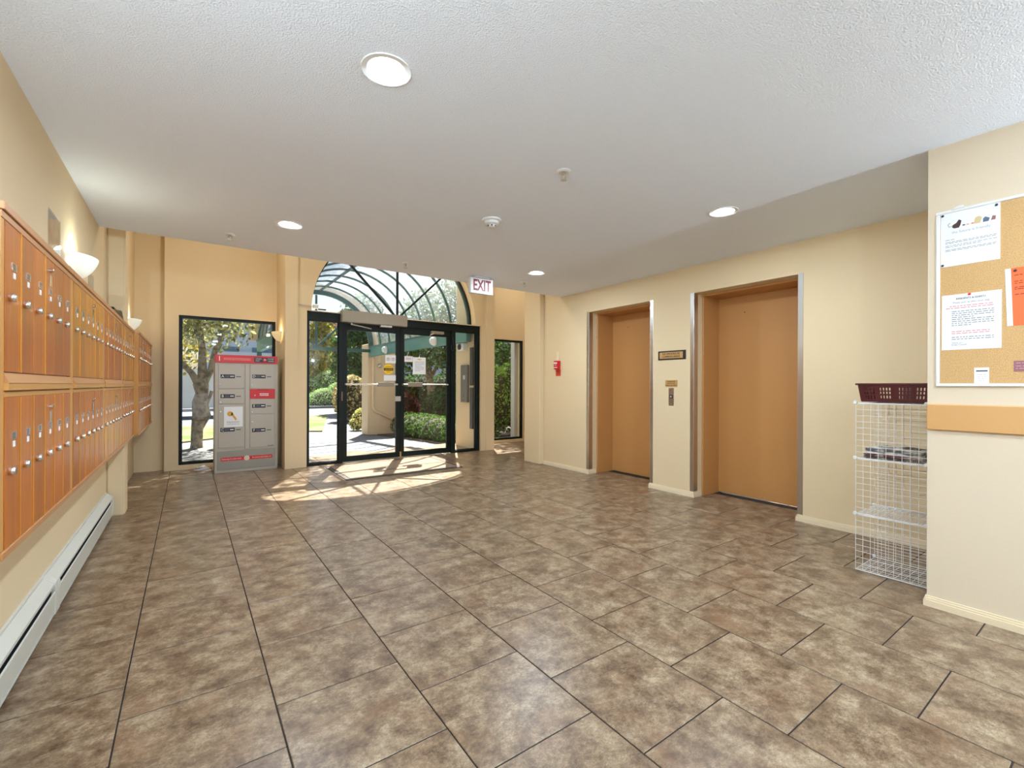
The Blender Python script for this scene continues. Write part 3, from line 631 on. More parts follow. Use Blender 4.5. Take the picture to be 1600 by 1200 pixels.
# ------------------------------------------------------------------ baseboard heaters
def heater(y0, y1, label):
    t = thing('baseboard_heater', label, 'heater', (XL, y0, 0), FACE_PX, group='grey baseboard heaters under the mailboxes'); L = y1-y0
    B(0, L, -.012, -.0005, .028, .232).build('back_panel', M_HEAT, t)
    MB().prism([(-.001, .226), (-.001, .233), (-.050, .186), (-.050, .172), (-.046, .172)], .03, L-.03, 'x').build('top_cover', M_HEAT, t)
    MB().prism([(-.056, .148), (-.050, .152), (-.046, .05), (-.052, .046)], .03, L-.03, 'x').build('front_cover', M_HEAT, t, .002)
    B(0, L, -.050, -.001, .028, .036).build('base_strip', M_HEAT, t)
    for x in (0, L-.05): MB().prism([(-.001, .03), (-.001, .236), (-.054, .190), (-.060, .150), (-.055, .03)], x, x+.05, 'x').build('end_cap', M_HEAT, t, .002)
    fin = B(-.0008, .0008, -.042, -.014, .085, .150).mesh('fin')
    fn = MB()
    for k in range(int((L-.1)/.012)): fn.box(.05+k*.012, .0515+k*.012, -.043, -.013, .085, .158)
    tag(fn.build('fins', M_SLOTD, t), kind='stuff')
heater(1.25, 3.29, 'baseboard heater section nearer the camera'); heater(3.292, 5.44, 'baseboard heater section ending at the pilaster')

# ------------------------------------------------------------------ parcel locker
t = thing('parcel_locker', 'grey parcel locker with a red header in front of the window', 'parcel locker', (.289, 7.335, 0))
PW, PH, PD = .757, 1.605, .42
B(0, PW, 0, PD, 0, PH-.002).build('cabinet', M_GREYBOX, t, .004)
hd = B(.002, PW-.002, -.014, 0, PH-.108, PH).build('header', M_RED, t, .003)
text(hd, '1', .095, (.052, -.0146, PH-.055), M_WPRINT)
B(.46, .715, -.0152, -.014, PH-.09, PH-.022).build('logo_panel', M_NAVY, hd)
for s_, x, z in (('CANADA', .515, PH-.042), ('POST', .503, PH-.071), ('POSTES', .665, PH-.042), ('CANADA', .668, PH-.071)): text(hd, s_, .026, (x, -.0158, z), M_WPRINT, maxw=.078 if len(s_) > 4 else .05)
MB().lathe([(.026, 0), (.026, .0008)], 24, c=(.592, -.0162, PH-.056), ax='y').build('round_logo', M_RED, hd); MB().prism([(.576, PH-.066), (.612, PH-.052), (.576, PH-.042), (.59, PH-.054)], -.017, -.0163).build('logo_arrow', M_WPRINT, hd)
printed_lines(hd, .10, .42, (PH-.046, PH-.064), mat('pale_red_print', srgb(240, 150, 140), .6), .01, -.014)
B(.352, .404, -.010, 0, .31, PH-.115).build('centre_post', M_GREYBOX, t, .003)
Z = lambda f: PH*(1-f)
for nm, x0, f0, f1 in (('A', .040, .080, .286), ('B', .040, .294, .416), ('C', .040, .424, .788), ('D', .412, .078, .286), ('E', .412, .376, .508), ('F', .412, .516, .800)):
    d = B(x0, x0+.305, -.008, 0, Z(f1), Z(f0)).build('locker_door', M_GREYBOX, t, .003)
    zc = {'A': Z(.182), 'B': Z(.350), 'C': Z(.635), 'D': Z(.180), 'E': Z(.438), 'F': Z(.650)}[nm]
    lp = B(x0+.025, x0+.19, -.0092, -.008, zc-.026, zc+.026).build('label_plate', M_NAVY, d); 
    text(d, nm, .048, (x0+.05, -.0098, zc), M_WPRINT, name='letter'); printed_lines(d, x0+.075, x0+.125, (zc+.008, zc-.008), M_INK, .006, -.0092)
    MB().tube([(x0+.135, -.0098, zc), (x0+.178, -.0098, zc)], .007, 6).build('key_symbol', M_WPRINT, d)
    B(x0+.205, x0+.262, -.0095, -.008, zc-.008, zc+.002).build('slot', M_BLACK, d)
    zl = {'A': Z(.25), 'B': Z(.40), 'C': Z(.48), 'D': Z(.25), 'E': Z(.49), 'F': Z(.575)}[nm]
    MB().lathe([(.012, 0), (.010, -.008)], 14, c=(x0+.025, -.008, zl), ax='y').build('lock', M_CHROME, d, smooth=True)
rp = B(.41, .722, -.0095, 0, Z(.374), Z(.290)).build('red_panel', M_RED, t, .002); printed_lines(rp, .53, .64, (Z(.332), Z(.345)), M_WPRINT, .012, -.0095); printed_lines(rp, .50, .64, (Z(.297),), M_INKD, .007, -.0095); MB().lathe([(.01, 0), (.008, -.006)], 14, c=(.47, -.0095, Z(.345)), ax='y').build('lock', M_CHROME, rp)
lp = B(.03, PW-.03, -.006, 0, Z(.975), Z(.812)).build('lower_panel', mat('brushed_grey_panel', srgb(150, 144, 132), .35, .5), t, .002)
st = B(.07, PW-.065, -.0072, -.006, Z(.885)-.024, Z(.885)+.024).build('red_strip', M_RED, lp)
text(lp, 'Delivering the online world', .026, (.195, -.0078, Z(.885)), M_WPRINT, maxw=.225); text(lp, 'Du monde en ligne jusqu\u2019\u00e0 vous', .026, (.56, -.0078, Z(.885)), M_WPRINT, maxw=.235)
MB().lathe([(.033, 0), (.033, .001)], 28, c=(.375, -.0085, Z(.885)), ax='y').build('round_badge', mat('cream_print', srgb(228, 214, 196), .5), lp); MB().lathe([(.018, 0), (.018, .0006), (.014, .0006), (.014, 0)], 20, c=(.375, -.0092, Z(.885)), ax='y', closed=False).build('badge_ring', M_INKR, lp)
text(t, 'Canada', .028, (.665, -.0088, Z(.79)), M_INKD, maxw=.075)
nt_ = B(.105, .325, -.0095, -.0082, Z(.612), Z(.440)).build('notice', M_PAPER, t)
kb = MB().lathe([(.034, 0), (.034, .001)], 20, c=(.175, -.0105, Z(.50)), ax='y'); kb.prism([(.185, Z(.505)), (.20, Z(.49)), (.255, Z(.545)), (.240, Z(.56))], -.0105, -.0095)
kb.build('key_picture', mat('key_gold_print', srgb(208, 158, 60), .5), nt_); printed_lines(nt_, .135, .285, [Z(.567), Z(.577), Z(.590)], M_INK, .006, -.0095)

# ------------------------------------------------------------------ door mat, litter
t = thing('door_mat', 'brown carpet mat with dark rubber edge inside the entrance doors', 'mat', (1.62, 5.89, .0005))
B(0, 1.66, 0, 1.12, 0, .008).build('rubber_base', mat('dark_rubber', srgb(64, 54, 50), .8), t, .003)
B(.06, 1.60, .06, 1.06, .008, .013).build('carpet', mat('brown_mat_pile', srgb(176, 152, 128), .95, bump=(500, .9, .01), vary=(300, srgb(112, 94, 80), .4, .65)), t)
B(.52, .78, .36, .41, .013, .0145).build('label_patch', M_SLOTD, t)
t = thing('paper_litter', 'crumpled white leaflet on the floor under the tall window', 'paper', (.155, 7.80, .002), .3)
MB().prism([(-.09, 0), (.09, 0), (.085, .012), (.03, .055), (-.02, .03), (-.075, .062), (-.085, .055), (-.025, .02)], -.04, .04, 'y').build('sheet', M_PAPER, t); B(-.05, .0, -.0415, -.04, .03, .04).build('print', mat('blue_print', srgb(110, 140, 190), .6), t)

# ------------------------------------------------------------------ wire shelf with basket and newspapers
SX0, SX1, SY0, SY1, CH = 3.556, 3.905, .775, 1.132, .362
t = thing('wire_shelf', 'white wire cube shelf against the cork board wall corner', 'shelf', (0, 0, 0))
def panel(o, u, v, name):
    o, u, v = Vector(o), Vector(u), Vector(v); b = MB(); n = 9
    b.tube([o, o+u, o+u+v, o+v, o], .0026, 6)
    for k in range(1, n): b.tube([o+u*k/n, o+u*k/n+v], .0015, 5, False)
    for k in range(1, n): b.tube([o+v*k/n, o+v*k/n+u], .0015, 5, False)
    return b.build(name, M_WIRE, t, smooth=True)
dx, dy = Vector((SX1-SX0, 0, 0)), Vector((0, SY1-SY0, 0)); dz = Vector((0, 0, CH-.008))
for k in range(3):
    z = .012+k*CH
    panel((SX0, SY0, z), dy, dz, 'front_grid'); panel((SX1, SY0, z), dy, dz, 'back_grid'); panel((SX0, SY0, z), dx, dz, 'side_grid')
for k in range(4): panel((SX0, SY0, .008+k*CH), dx, dy, 'shelf_grid')
cme = MB().lathe([(.010, -.007), (.0125, 0), (.010, .007)], 14).mesh('connector', smooth=True)
for k in range(4):
    for x in (SX0-.004, SX1+.004):
        for y in (SY0+.004, SY1+.002):
            if k == 0 and x < 3.7: continue
            c = link('connector', cme, M_WIRE, t, (x, y, .012+k*CH if k else .016)); c.rotation_euler = (0, math.pi/2, 0)
# basket (slotted sides)
t = thing('plastic_basket', 'maroon slotted plastic basket on top of the wire shelf', 'basket', (3.728, .935, 1.103))
def basket_wall(p, q, p2, q2, name):
    """bottom p-q, top p2-q2; slots cut as open cells"""
    p, q, p2, q2 = map(Vector, (p, q, p2, q2)); b = MB(); nc = 45; zf = [0, .14, .36, .43, .60, .66, .84, 1.0]
    P = lambda u, v: (p.lerp(q, u)).lerp(p2.lerp(q2, u), v); nrm = (q-p).cross(p2-p).normalized()*.0028
    for r in range(7):
        for c in range(nc):
            if r in (1, 3, 5) and c % 2 == 1 and c not in (1, 11, 21, 23, 33, 43): continue
            i = len(b.v)
            for off in (Vector((0, 0, 0)), nrm):
                for u, v in ((c/nc, zf[r]), ((c+1)/nc, zf[r]), ((c+1)/nc, zf[r+1]), (c/nc, zf[r+1])): b.v.append(tuple(P(u, v)+off))
            b.f += [tuple(i+k for k in f) for f in ((0, 3, 2, 1), (4, 5, 6, 7), (0, 1, 5, 4), (1, 2, 6, 5), (2, 3, 7, 6), (3, 0, 4, 7))]
    return b.build(name, M_MAROON, t)
bx, by, tx, ty, hh = .143, .176, .155, .190, .108
cs = lambda x, y, z: [(-x, -y, z), (x, -y, z), (x, y, z), (-x, y, z)]
bo, to = cs(bx, by, .004), cs(tx, ty, hh)
for k in range(4): basket_wall(bo[k], bo[(k+1) % 4], to[k], to[(k+1) % 4], 'side_wall')
B(-bx, bx, -by, by, 0, .004).build('bottom', M_MAROON, t)
rim = MB(); 
rim.box(-tx-.014, tx+.014, -ty-.014, -ty, hh, hh+.012).box(-tx-.014, tx+.014, ty, ty+.014, hh, hh+.012).box(-tx-.014, -tx, -ty, ty, hh, hh+.012).box(tx, tx+.014, -ty, ty, hh, hh+.012)
rim.build('rim', M_MAROON, t, .003)
# newspapers
nmat = [mat('newsprint_%d' % i, c, .7, vary=(15, c2, .45, .56)) for i, (c, c2) in enumerate(((srgb(150, 146, 140), srgb(60, 56, 58)), (srgb(186, 182, 174), srgb(120, 66, 60)), (srgb(120, 116, 116), srgb(205, 202, 196)), (srgb(200, 196, 186), srgb(90, 88, 90))))]
labs = ['folded grey newspaper at the bottom of the pile on the wire shelf', 'second newspaper from the bottom of the wire shelf pile', 'third newspaper of the wire shelf pile, red printed', 'topmost newspaper on the wire shelf pile']
for k in range(4):
    b = MB(); n = 10; z0 = .739+k*.016; wx, wy = .29, .315-.012*k; rot = (.02, -.04, .05, -.02)[k]
    for s_ in (0, 1):
        for j in range(n+1):
            v = -wy/2+wy*j/n; z = s_*.013+.006*math.sin(j*1.1+k)*(.3 if k == 0 else 1)*s_*.5
            for u in (-wx/2, wx/2): b.v.append((u, v, z))
    m_ = 2*(n+1)
    for j in range(n):
        q = 2*j; b.f += [(q, q+2, q+3, q+1), (m_+q, m_+q+1, m_+q+3, m_+q+2), (q, m_+q, m_+q+2, q+2), (q+1, q+3, m_+q+3, m_+q+1)]
    b.f += [(0, 1, m_+1, m_), (2*n, m_+2*n, m_+2*n+1, 2*n+1)]
    tag(b.build('newspaper', nmat[k], loc=(3.732, .948, z0), rotz=rot), labs[k], 'newspaper', 'newspapers on the wire shelf')

# ------------------------------------------------------------------ cork board and notices
BY0, BY1, BZ0, BZ1 = .686, -.53, 1.203, 2.142
t = thing('bulletin_board', 'cork notice board with white metal frame on the right wall', 'notice board', (XF, 0, 0), FACE_MX)
# local x = -world y
lx0, lx1 = -BY0, -BY1
B(lx0+.008, lx1-.008, -.008, 0, BZ0+.008, BZ1-.008).build('cork_sheet', M_CORK, t)
for a in ((lx0, lx1, -.014, 0, BZ0, BZ0+.016), (lx0, lx1, -.014, 0, BZ1-.016, BZ1), (lx0, lx0+.016, -.014, 0, BZ0+.016, BZ1-.016), (lx1-.016, lx1, -.014, 0, BZ0+.016, BZ1-.016)): B(*a).build('frame_bar', M_ALU, t, .003)
for x in (lx0+.085, lx0+.92):
    MB().prism([(x-.025, BZ1-.004), (x+.03, BZ1-.004), (x+.02, BZ1+.012), (x, BZ1+.012)], -.018, 0).build('hanging_clip', M_ALU, t, .002)
def sheet(name, label, y, z, w_, h_, m=M_PAPER, rot=0, cat='paper'):
    t = thing(name, label, cat, (XF-.0085, y, z), FACE_MX); me = B(-w_/2, w_/2, -.0012, 0, -h_/2, h_/2).mesh('sheet'); o = link('sheet', me, m, t)
    if rot: t.rotation_euler = (0, rot, FACE_MX); t.rotation_mode = 'XYZ'
    return t
pin_me = MB().lathe([(.005, 0), (.0062, -.003), (.004, -.006)], 12, ax='y').mesh('push_pin', smooth=True)
def pin(t, x, z, m): 
    me = pin_me.copy(); me.materials.clear(); me.materials.append(m); link('push_pin', me, None, t, (x, -.0012, z))
s_ = sheet('notice_sheet', 'white notice with small animal pictures at the top of the cork board', .5565, 1.985, .222, .286)
for x, z in ((-.103, .132), (.098, .130), (-.103, -.134)): pin(s_, x, z, M_BLACK)
def blob(parent, pts, m, name): MB().prism(pts, -.0018, -.0012).build(name, m, parent)
blob(s_, [(-.066, .062), (-.058, .055), (-.04, .055), (-.034, .068), (-.03, .09), (-.04, .098), (-.05, .082), (-.064, .074)], mat('dark_brown_print', srgb(70, 50, 46), .8), 'animal_picture')
MB().tube([(-.066, -.0015, .07), (-.078, -.0015, .066), (-.082, -.0015, .080), (-.074, -.0015, .088)], .0012, 5).build('animal_picture', M_INKD, s_)
for x, c in ((-.027, srgb(90, 100, 90)), (-.012, srgb(220, 170, 140)), (.006, srgb(208, 130, 100))): blob(s_, [(x, .060), (x+.01, .060), (x+.012, .066), (x+.002, .068)], mat('print_%d' % int(x*1000), c, .8), 'animal_picture')
blob(s_, [(.018, .058), (.040, .058), (.046, .085), (.036, .094), (.022, .090), (.018, .075)], mat('tan_print', srgb(206, 186, 140), .8), 'animal_picture')
blob(s_, [(.05, .058), (.07, .058), (.074, .074), (.058, .084), (.05, .076)], mat('slate_print', srgb(90, 104, 128), .8), 'animal_picture')
blob(s_, [(.078, .060), (.094, .060), (.096, .078), (.084, .082)], mat('brown_print', srgb(150, 110, 104), .8), 'animal_picture')
text(s_, 'the future is friendly', .019, (.005, -.0015, .034), mat('pale_grey_ink', srgb(170, 170, 180), .8), maxw=.145)
printed_lines(s_, -.092, -.05, (-.002,), M_INK, .0028, -.0012); printed_lines(s_, -.092, .1, (-.014, -.020, -.033, -.040, -.055, -.061), M_INK, .0028, -.0012)
s_ = sheet('notice_sheet', 'white residents and guests notice in the middle of the cork board', .551, 1.543, .223, .292)
pin(s_, -.004, .140, M_RED)
text(s_, 'RESIDENTS & GUESTS', .013, (0, -.0015, .122), M_INKD, maxw=.11); text(s_, 'Please pick up after your dog', .011, (0, -.0015, .102), M_INK, maxw=.135)
printed_lines(s_, -.08, .08, (.084,), M_INKR, .004, -.0012); printed_lines(s_, -.095, .085, (.074,), M_INKR, .004, -.0012)
printed_lines(s_, -.072, .085, [.056-.0105*i for i in range(8)], M_INK, .0042, -.0012); printed_lines(s_, -.072, .07, (-.05, -.06), M_INKR, .004, -.0012)
printed_lines(s_, -.072, .085, (-.08, -.0905), M_INK, .0042, -.0012); text(s_, 'Thank you', .01, (-.05, -.0015, -.110), M_INK); text(s_, 'Strata Council', .01, (-.044, -.0015, -.120), M_INK)
s_ = sheet('notice_sheet', 'orange notice with white side strip at the right edge', .32, 1.647, .17, .283, mat('orange_paper', srgb(255, 108, 58), .7), rot=-.03)
B(-.105, -.085, -.0012, 0, -.1415, .1415).build('margin', M_PAPER, s_); pin(s_, -.07, .128, M_BLACK)
printed_lines(s_, -.075, .06, (.105, .075, .065, .045, .036, .01), mat('brown_ink', srgb(150, 50, 30), .8), .004, -.0012); B(-.045, -.02, -.0018, -.0012, -.1415, -.03).build('white_bar', M_PAPER, s_); B(.0, .06, -.0018, -.0012, -.1415, -.03).build('white_bar', M_PAPER, s_)
s_ = sheet('business_card', 'small white card tucked into the bottom of the cork board', .51, 1.259, .054, .082, cat='card')
printed_lines(s_, -.02, .022, (.024,), M_INKD, .006, -.0012, False); printed_lines(s_, -.014, .016, (.005, -.006, -.016, -.026), mat('pale_grey_ink', srgb(170, 170, 180), .8), .002, -.0012)
s_ = sheet('business_card', 'small mauve card at the right edge of the cork board', .353, 1.304, .09, .052, mat('mauve_paper', srgb(150, 96, 104), .7), cat='card'); printed_lines(s_, -.038, .04, (.015, .0, -.012), mat('pale_mauve_ink', srgb(200, 160, 165), .8), .003, -.0012)
# ------------------------------------------------------------------ outside: ground
def gz(y): return -.02-.23*min(1, max(0, (y-7.9)/5.1))*.92 if y > 7.9 else -.02
M_CONC = mat('pale_concrete', (.165, .178, .205, 1), .9, bump=(60, .3, .01), vary=(14, (.12, .13, .152, 1), .4, .7))
M_ASPH = mat('asphalt', (.16, .165, .18, 1), .95, vary=(20, (.22, .22, .23, 1), .4, .65))
M_SOIL = mat('bark_soil', srgb(72, 58, 50), .95, bump=(30, .8, .05), vary=(26, srgb(116, 98, 84), .45, .62))
M_GRAVEL = mat('grey_gravel', (.10, .098, .095, 1), .95, bump=(22, .9, .06), vary=(18, (.20, .195, .19, 1), .45, .6))
M_GRASS = mat('sunny_grass', srgb(92, 116, 42), .95, bump=(80, .8, .05), vary=(1.1, srgb(160, 138, 96), .46, .60))
M_STUC = mat('beige_stucco', srgb(222, 194, 160), .85, bump=(90, .25, .006))
GL = gz(40)
b = MB()
for (x0, x1) in ((-45, 60),):
    ysl = [7.42, 7.9, 13.0, 90]; zs = [-.03, -.03, GL-.01, GL-.01]
    for k in range(3):
        i = len(b.v); b.v += [(x0, ysl[k], zs[k]), (x1, ysl[k], zs[k]), (x1, ysl[k+1], zs[k+1]), (x0, ysl[k+1], zs[k+1])]; b.f.append((i, i+1, i+2, i+3))
tag(b.build('ground', M_CONC), 'pale concrete paving outside the entrance', 'ground', kind='structure')
def patch(name, poly, m, label, cat, h=.03, dz=0):
    b = MB(); n = len(poly); b.v = [(x, y, gz(y)-.05) for x, y in poly]+[(x, y, gz(y)+h+dz) for x, y in poly]
    b.f = [tuple(range(n)), tuple(range(n, 2*n))]+[(k, (k+1) % n, n+(k+1) % n, n+k) for k in range(n)]
    return tag(b.build(name, m), label, cat, kind='structure')
patch('garden_bed', [(4.42, 8.16), (16, 8.16), (16, 12.98), (5.3, 12.98), (4.42, 12.98)], M_SOIL, 'dark soil bed right of the entrance canopy', 'garden bed', .02)
patch('garden_bed', [(5.3, 13), (16, 13), (16, 22), (9, 26), (5.6, 16)], M_SOIL, 'soil bed behind the canopy column', 'garden bed', .02)
patch('gravel_bed', [(-9, 8.3), (1.15, 8.3), (1.15, 12.6), (-9, 12.6)], M_GRAVEL, 'grey gravel bed outside the tall window', 'garden bed', .02)
patch('lawn', [(-12, 13.2), (-1, 13.2), (2.2, 15.6), (2.0, 19), (-12, 19)], M_GRASS, 'dry lawn beyond the gravel bed', 'lawn', .03)
patch('lawn', [(2.2, 15.5), (3.35, 14.85), (5.25, 22.3), (3.2, 22.4)], M_GRASS, 'wedge of sunlit grass beside the path', 'lawn', .03)
patch('road', [(-40, 38.5), (55, 38.5), (55, 48), (-40, 48)], M_ASPH, 'asphalt street beyond the shrubs', 'road', .005)
tag(B(-40, 55, 29.6, 29.9, GL-.05, GL+.14).build('kerb', M_CONC), 'concrete kerb in front of the mound shrubs', 'kerb', kind='structure')

tag(B(-45, 60, -60, YB-.2, -.06, -.03).build('ground', M_CONC), 'pale concrete paving behind the added rear glazing', 'ground', kind='structure')
# ------------------------------------------------------------------ canopy outside the doors
CXC, CZC, CR, Y1C = 2.85, 2.30, 1.42, 13.0
t = thing('entrance_canopy', 'glazed barrel vault canopy with teal ribs outside the doors', 'canopy', (0, 0, 0))
ribs = [7.48+.69*k for k in range(9)]
def arc_band(r0, r1, y0, y1, a0=0, a1=math.pi, n=28):
    b = MB()
    for j in range(n+1):
        a = a0+(a1-a0)*j/n; c, s_ = math.cos(a), math.sin(a)
        for y in (y0, y1):
            for r in (r0, r1): b.v.append((CXC+r*c, y, CZC+r*s_))
    for j in range(n):
        q = 4*j; b.f += [(q, q+1, q+5, q+4), (q+2, q+6, q+7, q+3), (q, q+4, q+6, q+2), (q+1, q+3, q+7, q+5)]
    b.f += [(0, 2, 3, 1), (4*n, 4*n+1, 4*n+3, 4*n+2)]
    return b
rib_me = arc_band(CR-.02, CR+.02, -.018, .018).mesh('rib', smooth=True)
for y in ribs: link('rib', rib_me, M_TEALF, t, (0, y, 0))
pn = arc_band(CR+.004, CR+.010, .024, .666, n=14)
seg = 3
pms = [arc_band(CR+.004, CR+.010, .024, .666, math.pi*k/seg, math.pi*(k+1)/seg, 10).mesh('roof_pane', smooth=True) for k in range(seg)]
for y in ribs[:-1]:
    for pm in pms: link('roof_pane', pm, M_CANOPY, t, (0, y, 0))
B(CXC-.02, CXC+.02, ribs[0], ribs[-1], CZC+CR-.03, CZC+CR+.02).build('ridge_purlin', M_TEALF, t)
for sx in (-1, 1):
    xb = CXC+sx*(CR-.01); B(xb-.05, xb+.05, 7.45, Y1C+.05, 2.02, 2.28).build('side_beam', M_TEALB, t, .004)
    B(xb-.07, xb+.07, 7.45, Y1C+.05, 2.275, 2.305).build('beam_cap', M_TEALF, t)
# far gable fan
yg = Y1C
arc_band(CR-.10, CR+.03, yg-.03, yg+.03).build('gable_arch', M_TEALF, t, smooth=True)
arc_band(CR+.03, CR+.20, yg+.05, yg+.12).build('gable_fascia', M_STUC, t, smooth=True)
B(CXC-CR, CXC+CR, yg-.03, yg+.03, 2.13, 2.215).build('gable_chord', M_TEALF, t)
for ang in (math.pi/2, math.radians(45), math.radians(135)):
    c, s_ = math.cos(ang), math.sin(ang); MB().tube([(CXC-.08, yg, 2.2), (CXC-.08+c*(CR-.06), yg, 2.2+s_*(CR-.02))], .028, 6).build('gable_bar', M_TEALF, t)
for sx, lab in ((1, 'beige stucco column wall under the far right canopy end'), (-1, 'slim teal steel post under the far left canopy end')):
    c = thing('canopy_column', lab, 'column', (4.17 if sx > 0 else 1.53, Y1C, GL)); a = (0, .98) if sx > 0 else (-.98, 0)
    if sx < 0: B(-.14, -.04, -.05, .05, 0, 2.02-GL).build('post', M_TEALF, c, .005); B(-.17, -.01, -.08, .08, 0, .03).build('foot_plate', M_TEALF, c); continue
    B(a[0], a[1], .06, .62, 0, 2.38-GL).build('wall_block', M_STUC, c, .01)
    if sx > 0:
        MB().tube([(.14, .02, 2.0-GL), (.14, .02, .80), (.20, .02, .70), (.90, .02, .34)], .04, 10).build('downspout', M_STUC, c, smooth=True)
        B(.09, .19, .045, .06, 1.4, 1.44).build('bracket', M_STUC, c)
        MB().lathe([(.05, 0), (.06, -.03), (.03, -.06)], 18, c=(.34, .06, 2.0), ax='y').build('round_vent', M_STEEL, c)
for y, lab in ((11.68, 'white dome lamp on the teal beam farther along the canopy'), (8.78, 'white dome lamp on the teal beam near the right door')):
    d = thing('dome_lamp', lab, 'outdoor lamp', (4.205, y, 2.125), FACE_MX, group='dome lamps on the canopy beam')
    MB().lathe([(.10, 0), (.10, -.03), (.085, -.035)], 24, ax='y').build('base', M_WHITE, d, smooth=True); MB().lathe([(.085, -.03), (.08, -.07), (.055, -.10), (.0, -.112)], 24, ax='y').build('dome', M_WHITE, d, smooth=True)
# intercom and neighbours on the outer return
t = thing('intercom', 'grey intercom panel on the wall outside the right sidelight', 'intercom', (4.372, 7.745, 1.235), FACE_MX)
B(-.13, .13, -.05, 0, -.36, .36).build('panel', mat('grey_panel', srgb(116, 112, 104), .45, .4), t, .005); B(-.03, .05, -.053, -.05, .08, .16).build('display', M_BAR, t); 
for z in (.32, -.32, -.24): MB().lathe([(.012, 0), (.012, -.006)], 12, c=(0, -.05, z), ax='y').build('bolt', M_CHROME, t)
t = thing('security_camera', 'white boxed camera above the intercom outside', 'camera', (4.372, 7.82, 1.945), FACE_MX)
B(-.12, .12, -.09, 0, -.072, .072).build('box', M_WHITE, t, .006); MB().lathe([(.055, 0), (.055, -.02), (.03, -.03)], 20, c=(-.02, -.09, 0), ax='y').build('lens', M_BLACK, t, smooth=True)
t = thing('directory_board', 'tall dark directory panel beside the intercom outside', 'directory', (4.372, 7.50, 1.1), FACE_MX)
B(-.055, .055, -.03, 0, .10, .82).build('upper_panel', mat('dark_grey_panel', srgb(52, 52, 52), .4), t, .004); B(-.055, .055, -.03, 0, -.72, .06).build('lower_panel', mat('dark_grey_panel', srgb(52, 52, 52), .4), t, .004)
# pale jamb outside window 2
tag(B(5.80, 5.90, 8.135, 8.27, 0, 2.4).build('trim_3', mat('pale_grey_trim', srgb(196, 196, 194), .6)), 'pale outer jamb beside the narrow window', 'trim', kind='structure')

# ------------------------------------------------------------------ plants
def leaf_mesh(pts, nrm, size, name):
    n = len(pts); a = rng.normal(size=(n, 3)); nn = nrm+rng.normal(size=(n, 3))*.55; nn /= np.linalg.norm(nn, axis=1)[:, None]
    u = np.cross(nn, a); u /= np.linalg.norm(u, axis=1)[:, None]; v = np.cross(nn, u)
    s_ = size*rng.uniform(.6, 1.3, (n, 1)); L = s_; W_ = s_*.55
    q = np.stack([pts-u*L, pts+v*W_-u*L*.1, pts+u*L, pts-v*W_-u*L*.1], 1).reshape(-1, 3)
    me = bpy.data.meshes.new(name); me.vertices.add(4*n); me.vertices.foreach_set('co', q.ravel().astype(np.float32))
    me.loops.add(4*n); me.loops.foreach_set('vertex_index', np.arange(4*n, dtype=np.int32)); me.polygons.add(n)
    me.polygons.foreach_set('loop_start', np.arange(0, 4*n, 4, dtype=np.int32)); me.update(calc_edges=True); me.validate(); return me
def blobs(n, centres, radii, shell=.75):
    c = np.array(centres); r = np.array(radii); w_ = (r.prod(1))**(2/3); k = rng.choice(len(c), n, p=w_/w_.sum())
    d = rng.normal(size=(n, 3)); d /= np.linalg.norm(d, axis=1)[:, None]
    rad = shell+(1-shell)*rng.uniform(0, 1, (n, 1))**.6
    return c[k]+d*r[k]*rad, d
M_BARK = mat('grey_brown_bark', srgb(158, 144, 120), .95, bump=(14, .9, .06), vary=(9, srgb(110, 96, 78), .42, .62))
def tree(x, y, label, trunk, crown, n, size, lm, shell=.35):
    """trunk: list of polylines [(pts, radii)]; crown: list of (centre, radii)"""
    z = gz(y); t = thing('tree', label, 'tree', (x, y, z))
    for i, (p, r) in enumerate(trunk): MB().tube(p, r, 12).build('trunk' if i == 0 else 'branch', M_BARK, t, smooth=True)
    p, d = blobs(n, [c for c, r in crown], [r for c, r in crown], shell)
    me = leaf_mesh(p, d, size, 'foliage'); tag(link('foliage', me, lm, t), kind='stuff'); return t
L_OLIVE = leaf_mat('olive_yellow_leaves', srgb(84, 92, 56), srgb(186, 184, 124)); L_DARK = leaf_mat('dark_green_leaves', srgb(38, 62, 36), srgb(96, 130, 70))
L_BRIGHT = leaf_mat('bright_green_leaves', srgb(70, 110, 48), srgb(160, 196, 96)); L_YELL = leaf_mat('yellow_green_leaves', srgb(92, 104, 46), srgb(192, 172, 86))
L_PINK = leaf_mat('dusty_pink_leaves', srgb(132, 104, 84), srgb(196, 160, 136)); L_MOUND = leaf_mat('mound_green_leaves', srgb(122, 164, 98), srgb(200, 226, 160)); L_RED = leaf_mat('dark_red_leaves', srgb(62, 40, 40), srgb(110, 70, 62))
